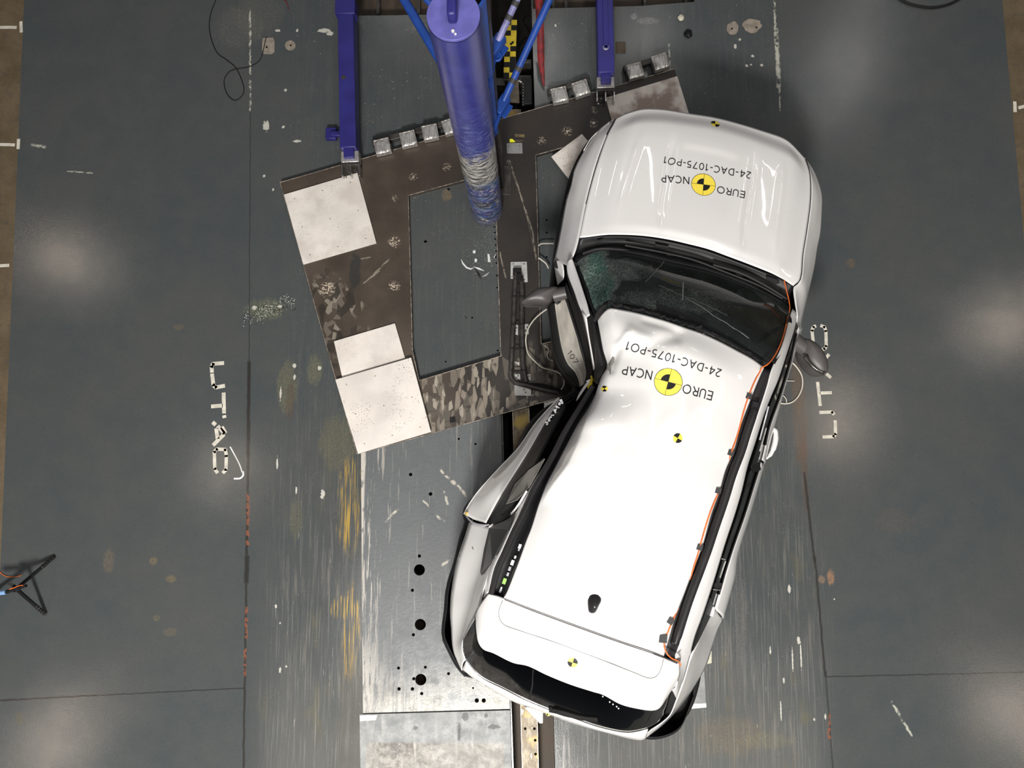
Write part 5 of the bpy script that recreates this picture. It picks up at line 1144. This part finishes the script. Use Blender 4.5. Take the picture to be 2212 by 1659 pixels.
mr = mirror('wing_mirror', [(1734, 731), (1745, 733), (1757, 740), (1768, 751), (1777, 765), (1784, 782), (1786, 797), (1784, 808), (1777, 812), (1765, 808), (1750, 796), (1738, 780), (1732, 762), (1731, 745)], 1.0, 0, 'grey', 'grey mirror on the right side', 1)
MB().tube(W([(1714, 735, 1.02), (1742, 755, 1.0)]), [.055, .05], 12, smooth=False).obj('mirror_arm', M_['grey'], mr, smooth=True)
q = cr(W([(1739, 768), (1750, 782), (1764, 795), (1781, 805)], 1.052), 14)
solid(ribbon(MB(), q, .035).obj('indicator_lens', mk('smoked_lens', (.03, .025, .02), .15), mr, smooth=True), .012, 0)

# --- sills and arches, black, all round
lsill = W([(1268, 312), (1247, 345), (1228, 388), (1217, 431), (1205, 489), (1196, 545), (1189, 600), (1186, 650), (1190, 700), (1198, 756), (1212, 800), (1240, 835), (1215, 858), (1177, 880), (1150, 905), (1137, 921), (1107, 977), (1060, 1030), (1030, 1062), (1003, 1095), (999, 1110), (1003, 1125), (992, 1160), (980, 1212), (968, 1250), (962, 1280), (960, 1310), (955, 1371), (968, 1402), (985, 1434), (1004, 1456)], .58)
rear_sil = W([(1004, 1454), (1044, 1466), (1105, 1496), (1172, 1518), (1209, 1530), (1267, 1549), (1319, 1563), (1360, 1574), (1392, 1588), (1426, 1586), (1461, 1568), (1481, 1528), (1491, 1501)], .58)
rsill = W([(a_-14*min(1, i_/2), b_) for i_, (a_, b_) in enumerate([(1491, 1501), (1500, 1478), (1512, 1450), (1525, 1415), (1540, 1375), (1556, 1325), (1580, 1240), (1600, 1160), (1625, 1070), (1645, 1000), (1668, 905), (1690, 822), (1706, 765), (1722, 715), (1738, 655), (1755, 590), (1764, 520), (1769, 460), (1766, 410), (1750, 368)])], .58)
for nm, cur in (('sill_cladding', lsill), ('rear_bumper', rear_sil), ('sill_cladding', rsill)):
    a = cr(cur, 90); c0 = Vector((.75, .2, 0))
    def sh(p, k, z): d_ = (c0-p); d_.z = 0; d_.normalize(); q_ = p+d_*k; q_.z = z; return q_
    loft(nm, [[sh(p, .05, .74) for p in a], [sh(p, .012, .68) for p in a], a, [sh(p, .0, .44) for p in a], [sh(p, .04, .24) for p in a]], M_['black'], car, 90, 2)
# floor pan and bay filler, near-black so the panel gaps look shaded
outl = lsill+rear_sil[1:]+rsill[1:]+W([(1716, 330), (1690, 305), (1543, 262), (1432, 246), (1392, 244), (1330, 268)], .58)
c0 = Vector((.75, .2, 0)); inn = []
for p in outl: d_ = c0-p; d_.z = 0; d_.normalize(); inn.append((p+d_*.07)[:2])
MB().prism(inn, .26, .30).obj('floor_pan', M_['pit'], car)
MB().prism(wp([(1345, 275), (1432, 262), (1640, 305), (1712, 345), (1725, 420), (1700, 585), (1450, 500), (1280, 490), (1290, 380)], .8), .30, .80).obj('bay_filler', M_['pit'], car)  # dark mass added under the bonnet to blacken the gaps

# --- wheels
def wheel(px, py, z_rot, zc=.33):
    c = P(px, py, zc); r = empty('wheel', c); r.parent = car; r.location = c-WL[car]; WL[r] = c
    X = Matrix.Rotation(z_rot, 3, 'Z')
    prof = [(.20, -.10), (.30, -.108), (.325, -.09), (.335, -.05), (.335, .05), (.325, .09), (.30, .108), (.20, .10)]
    vs = []; n = 40
    for i in range(n):
        a = 2*math.pi*i/n
        for rr_, x in prof: vs.append(c+X@Vector((x, rr_*math.cos(a), rr_*math.sin(a))))
    m_ = len(prof); fs = [(i*m_+j, i*m_+j+1, ((i+1) % n)*m_+j+1, ((i+1) % n)*m_+j) for i in range(n) for j in range(m_-1)]
    obj('tyre', vs, fs, M_['rubber'], r, angle=40)
    b = MB()
    for k in range(5):
        a = 2*math.pi*k/5; d_ = Vector((0, math.cos(a), math.sin(a))); b.tube([c+X@(d_*.04), c+X@(d_*.2)], .022, 8, smooth=False)
    vs = []; prof2 = [(.205, -.10), (.19, -.06), (.19, .06), (.205, .10)]
    for i in range(n):
        a = 2*math.pi*i/n
        for rr_, x in prof2: vs.append(c+X@Vector((x, rr_*math.cos(a), rr_*math.sin(a))))
    b.add(vs, [(i*4+j, i*4+j+1, ((i+1) % n)*4+j+1, ((i+1) % n)*4+j) for i in range(n) for j in range(3)])
    b.obj('rim', M_['alu'], r, smooth=True)
for px, py, a in ((1277, 405, -.20), (1690, 440, -.20), (1035, 1320, -.30), (1455, 1455, -.30)): wheel(px, py, a)

# --- cabin
MB().box(P(1480, 640, .80), (1.25, .42, .26), rz=-.24).obj('dashboard', M_['dash'], car, bevel=.05)
for s, e in (((1402, 568), (1476, 590)), ((1505, 597), (1600, 628))):
    a, c = P(*s, .94), P(*e, .94); b = MB(); L = (c-a)
    for k in range(14): b.box(a+L*(k/13), (.014, .06, .006), rz=-.25)
    b.obj('air_vent', M_['rubber'], car)
b = MB(); vs = []; c = P(1350, 705, .93); n = 28; X = Matrix.Rotation(-.24, 3, 'Z')@Matrix.Rotation(math.radians(65), 3, 'X')
for i in range(n):
    a = 2*math.pi*i/n
    for j in range(8):
        t = 2*math.pi*j/8; r_ = .18+.014*math.cos(t); vs.append(c+X@Vector((math.cos(a)*r_, math.sin(a)*r_, .014*math.sin(t))))
b.add(vs, [(i*8+j, ((i+1) % n)*8+j, ((i+1) % n)*8+(j+1) % 8, i*8+(j+1) % 8) for i in range(n) for j in range(8)])
b.box(c, (.34, .05, .03), M=X); b.obj('steering_wheel', M_['rubber'], car, smooth=True)
for px, py, wd in ((1375, 850, .5), (1530, 890, .5), (1300, 1130, 1.2)):
    c = P(px, py, .55); X = Matrix.Rotation(-.28, 3, 'Z')
    s_ = MB().box(c, (wd, .5, .18), rz=-.28).obj('seat_cushion', M_['seat'], car, bevel=.05)
    MB().box(c+X@Vector((0, -.30, .32)), (wd, .14, .62), M=X@Matrix.Rotation(.2, 3, 'X')).obj('backrest', M_['seat'], s_, bevel=.05)
    for dx in ((0,) if wd < 1 else (-.35, .35)): MB().box(c+X@Vector((dx, -.37, .72)), (.24, .09, .16), M=X).obj('headrest', M_['seat'], s_, bevel=.03)

# --- aerial, lines, stickers, lettering
ao = [(1269, 1296), (1275, 1285), (1291, 1282), (1299, 1294), (1294, 1308), (1284, 1324), (1273, 1323), (1270, 1310)]
cc = pix_on('roof', 1283, 1303, 0); d_ = cr(W(ao+[ao[0]], cc.z), 33)[:-1]; vs = []
for dz, k in ((-.01, 1), (.006, .97), (.016, .82), (.028, .55), (.038, .28), (.042, .05)):
    for p in d_: q = cc+(p-cc)*k+Vector((0, -.01*(1-k), 0)); vs.append(Vector((q.x, q.y, cc.z+dz)))
N = 32; obj('aerial', vs, [(j*N+i, j*N+(i+1) % N, (j+1)*N+(i+1) % N, (j+1)*N+i) for j in range(5) for i in range(N)]+[tuple(range(5*N, 6*N))], M_['trim'], car, angle=50)
MB().cyl(cc+Vector((0, -.012, .038)), .004, .006, 8).obj('aerial_tip', M_['silver'], car)
gm = mk('panel_gap', (.05, .05, .052), .6)
def gapline(key, pts, wd=.004, mat=None, name='panel_gap', off=.0015, n=60):
    q = cr([pix_on(key, a, b, off) for a, b in pts], n); q = [Vector((p.x, p.y, p.z)) for p in q]
    return solid(ribbon(MB(), q, wd).obj(name, mat or gm, car, smooth=True), .001, 0)
gl2 = mk('faint_seam', (.22, .22, .22), .5)
gapline('sp', [(1086, 1297), (1078, 1318), (1079, 1336), (1088, 1349), (1122, 1362), (1200, 1388), (1296, 1424), (1370, 1453), (1405, 1465), (1420, 1459), (1429, 1440), (1433, 1424)], .0035, gl2)
gapline('sp', [(1090, 1295), (1155, 1321), (1267, 1362), (1340, 1388), (1412, 1412)], .004)
gapline('sp', [(1412, 1412), (1440, 1423), (1463, 1433)], .008)
for a, b, z in (((1741, 345), (1751, 417), 0),): pass
MB().tube([p+Vector((0, 0, -.004)) for p in W([(1741, 343, .90), (1750, 374, .93), (1752, 417, .96), (1750, 446, .98), (1742, 504, 1.02), (1735, 547, 1.05), (1728, 606, 1.08), (1714, 619, 1.085)])], .004, 6).obj('panel_gap', M_['rubber'], car)
MB().tube([p+Vector((0, 0, -.002)) for p in W([(1330, 258, .895), (1322, 272, .92), (1312, 291, .945)])], .008, 6).obj('panel_gap', M_['rubber'], car)
MB().tube([p+Vector((0, 0, -.004)) for p in W([(1312, 291, .945), (1295, 336, .985), (1280, 385, 1.015), (1266, 440, 1.045)])], .0035, 6).obj('panel_gap', M_['rubber'], car)

def target(key, px, py, rpx, rot, hz_=1.5, big=False, name='target_sticker'):
    c = pix_on(key, px, py, 0); r = rpx*(H-c.z)/F*.99; root_ = None
    def disc(rad, a0, a1, k, mb, off, r0=0.0, seg=32):
        n = max(3, int(seg*(a1-a0)/(2*math.pi))); vs = []; rings = 4
        for j in range(rings+1):
            rr_ = r0+(rad-r0)*j/rings
            for i in range(n+1):
                a = a0+(a1-a0)*i/n+rot; p = Vector((c.x+math.cos(a)*rr_, c.y+math.sin(a)*rr_, c.z)); vs.append(drop(key, p, off))
        mb.add(vs, [(j*(n+1)+i, (j+1)*(n+1)+i, (j+1)*(n+1)+i+1, j*(n+1)+i+1) for j in range(rings) for i in range(n)], k)
    t = 2*math.pi; mb = MB()
    if big:
        disc(r, 0, t, 1, mb, .0016, r*.965, 48); disc(r*.965, 0, t, 0, mb, .0016, 0, 48)
        disc(r*.55, 0, t/4, 1, mb, .0021); disc(r*.55, t/2, t*3/4, 1, mb, .0021)
        for a in (0, t/4):
            dv = Vector((math.cos(a+rot), math.sin(a+rot), 0)); q = [drop(key, c+dv*r*(k/8-1), .0021) for k in range(17)]; ribbon(mb, q, .0022, 1)
    else:
        disc(r, 0, t/4, 1, mb, .0016); disc(r, t/2, t*3/4, 1, mb, .0016); disc(r, t/4, t/2, 0, mb, .0016); disc(r, t*3/4, t, 0, mb, .0016)
    o = mb.obj(name, None, car, mats=[M_['syel'], M_['sblk']])
    for p in o.data.polygons:
        pass
    bm = bmesh.new(); bm.from_mesh(o.data)
    for f in bm.faces:
        if f.normal.z < 0: f.normal_flip()
    bm.to_mesh(o.data); bm.free()
    return o
target('roof', 1443.5, 825, 30.5, math.radians(180-16-90), big=True)
target('hood', 1519.5, 399, 27.5, math.radians(180-8-90), big=True)
target('hood', 1545, 268, 10, math.radians(80)); target('roof', 1464, 946.5, 10.5, math.radians(60)); target('sp', 1237, 1431, 10.5, math.radians(-15)); 
target('roof', 1306, 840, 6.5, math.radians(45))
c = P(1184, 1541, 1.0)
mb = MB().cyl(c, .016, .004, 16, 0); mb.box(c+Vector((.006, .006, .005)), (.011, .011, .002), k=1).box(c+Vector((-.006, -.006, .005)), (.011, .011, .002), k=1); mb.obj('target_sticker', None, tg, mats=[M_['syel'], M_['sblk']])

def arc(cx, cy, rx, ry, a0, a1, n=14): return [(cx+rx*math.cos(math.radians(a0+(a1-a0)*i/n)), cy+ry*math.sin(math.radians(a0+(a1-a0)*i/n))) for i in range(n+1)]
GLYPH = {
 'E': (.52, [[(0, 0), (0, 1)], [(-.05, .95), (.52, .95)], [(0, .52), (.48, .52)], [(-.05, .05), (.52, .05)]]),
 'U': (.62, [[(.04, 1)]+arc(.31, .31, .27, .26, 180, 360)+[(.58, 1)]]),
 'R': (.60, [[(.04, 0), (.04, 1)], [(0, .95), (.26, .95)]+arc(.26, .72, .24, .23, 90, -90)+[(0, .49)], [(.28, .49), (.58, 0)]]),
 'O': (.86, [arc(.43, .5, .38, .46, 0, 360, 30)]),
 'N': (.64, [[(.04, 0), (.04, 1)], [(.04, .97), (.60, .03)], [(.60, 0), (.60, 1)]]),
 'C': (.64, [arc(.42, .5, .37, .46, 52, 308, 22)]),
 'A': (.66, [[(.02, 0), (.33, .98)], [(.64, 0), (.33, .98)], [(.12, .34), (.54, .34)]]),
 'P': (.54, [[(.04, 0), (.04, 1)], [(0, .95), (.24, .95)]+arc(.24, .70, .25, .25, 90, -90)+[(0, .45)]]),
 'D': (.66, [[(.04, 0), (.04, 1)], [(0, .95), (.22, .95)]+arc(.22, .5, .38, .45, 90, -90)+[(0, .05)]]),
 '2': (.52, [arc(.26, .70, .22, .25, 150, -25)+[(.04, .05)], [(0, .05), (.50, .05)]]),
 '4': (.60, [[(.44, 0), (.44, 1)], [(.42, .97), (.03, .33)], [(0, .30), (.58, .30)]]),
 '5': (.50, [[(.08, .95), (.46, .95)], [(.10, .97), (.08, .58)], [(.07, .56)]+arc(.22, .33, .25, .27, 100, -120)]),
 '7': (.54, [[(.0, .95), (.52, .95)], [(.50, .96), (.16, 0)]]),
 '1': (.34, [[(.24, 0), (.24, 1)], [(.24, .95), (.03, .78)]]),
 '0': (.58, [arc(.29, .5, .24, .46, 0, 360, 26)]),
 '-': (.36, [[(.03, .40), (.33, .40)]])}
def lettering(key, txt, a, b, hpx, name='lettering', side=1, par=None):
    """text whose baseline runs from a to b (survey points), capitals hpx tall, lying on the panel"""
    gap = .17; tot = sum(GLYPH[c][0] for c in txt)+gap*(len(txt)-1)
    A = pix_on(key, *a, 0); B = pix_on(key, *b, 0); X = (B-A); X.z = 0; L = X.length; X.normalize(); Y = Vector((-X.y, X.x, 0))
    hh = hpx*(H-A.z)/F; k = L/tot; mb = MB(); x = 0; lay = 0
    for c in txt:
        w_, polys = GLYPH[c]
        for pl in polys:
            q = [Vector((px_, py_)) for px_, py_ in pl]
            if len(q) == 2: q = [q[0].lerp(q[1], i/4) for i in range(5)]
            mb.add([], []); lay = (lay+1) % 4
            ribbon(mb, [drop(key, A+X*k*(x+p.x)+Y*hh*p.y, .0018+.0003*lay) for p in q], hh*.118)
        x += w_+gap
    bm = obj(name, mb.v, mb.f, M_['ink'], par or car, smooth=False)
    g = bmesh.new(); g.from_mesh(bm.data)
    for f in g.faces:
        if f.normal.z < 0: f.normal_flip()
    g.to_mesh(bm.data); g.free(); return bm
lettering('roof', 'EURO', (1540, 846), (1477, 829), 20)
lettering('roof', 'NCAP', (1410, 802), (1346, 790), 20)
lettering('roof', '24-DAC-1075-PO1', (1559, 799), (1356, 738), 18)
lettering('hood', 'EURO', (1609, 414), (1550, 402), 17)
lettering('hood', 'NCAP', (1489, 383), (1429, 377), 18)
lettering('hood', '24-DAC-1075-PO1', (1622, 373), (1435, 338), 17)
lettering('fd', '107', (1224, 762), (1241, 788), 11, 'lettering', par=d if 0 else car)
for o in (): pass

# --- orange cable taped along the car and the tape squares
oc = [(1694, 606, 1.10), (1699, 628, 1.11), (1704, 648, 1.13), (1706, 668, 1.15), (1702, 684, 1.19), (1697, 706, 1.26), (1688, 738, 1.40), (1678, 760, 1.47), (1668, 776, 1.52), (1657, 788, 1.56), (1646, 794, 1.565)]
roofp = [(1643, 800), (1633, 817), (1620, 847), (1608, 882), (1593, 938), (1577, 984), (1565, 1027), (1548, 1072), (1532, 1111), (1514, 1171), (1507, 1197), (1496, 1232), (1479, 1283), (1456, 1333), (1441, 1369), (1434, 1389)]
pp = W(oc)+[pix_on('roof', a, b, .005) for a, b in roofp]+W([(1439, 1409, 1.57), (1451, 1422, 1.56), (1466, 1428, 1.53), (1470, 1437, 1.49)])
root = empty('orange_cable', pp[14]); tag(root, 'thin orange cable taped along the right edge of the car roof', 'cable')
MB().tube(pp, .0042, 8).obj('cable', M_['orange'], root, smooth=True)
for px, py, s in ((1617, 856, 1), (1578, 978, 1), (1551, 1060, 1), (1511, 1182, 1), (1448, 1341, 1.05), (1432, 1379, 1.35)):
    c = pix_on('roof', px, py, .008); c.z = max(c.z, 1.55)
    MB().box(c, (.034*s, .034*s, .003), rz=-.32 if s == 1 else -.6 if s < 1.2 else -.1).obj('tape', M_['tape'], root)
MB().box(P(1467, 1425, 1.535), (.018, .018, .004), rz=-.2).obj('tape', M_['tape'], root)
MB().box(P(1612, 851, 1.562), (.012, .02, .003), rz=-.3).obj('tape', M_['shard'], root)
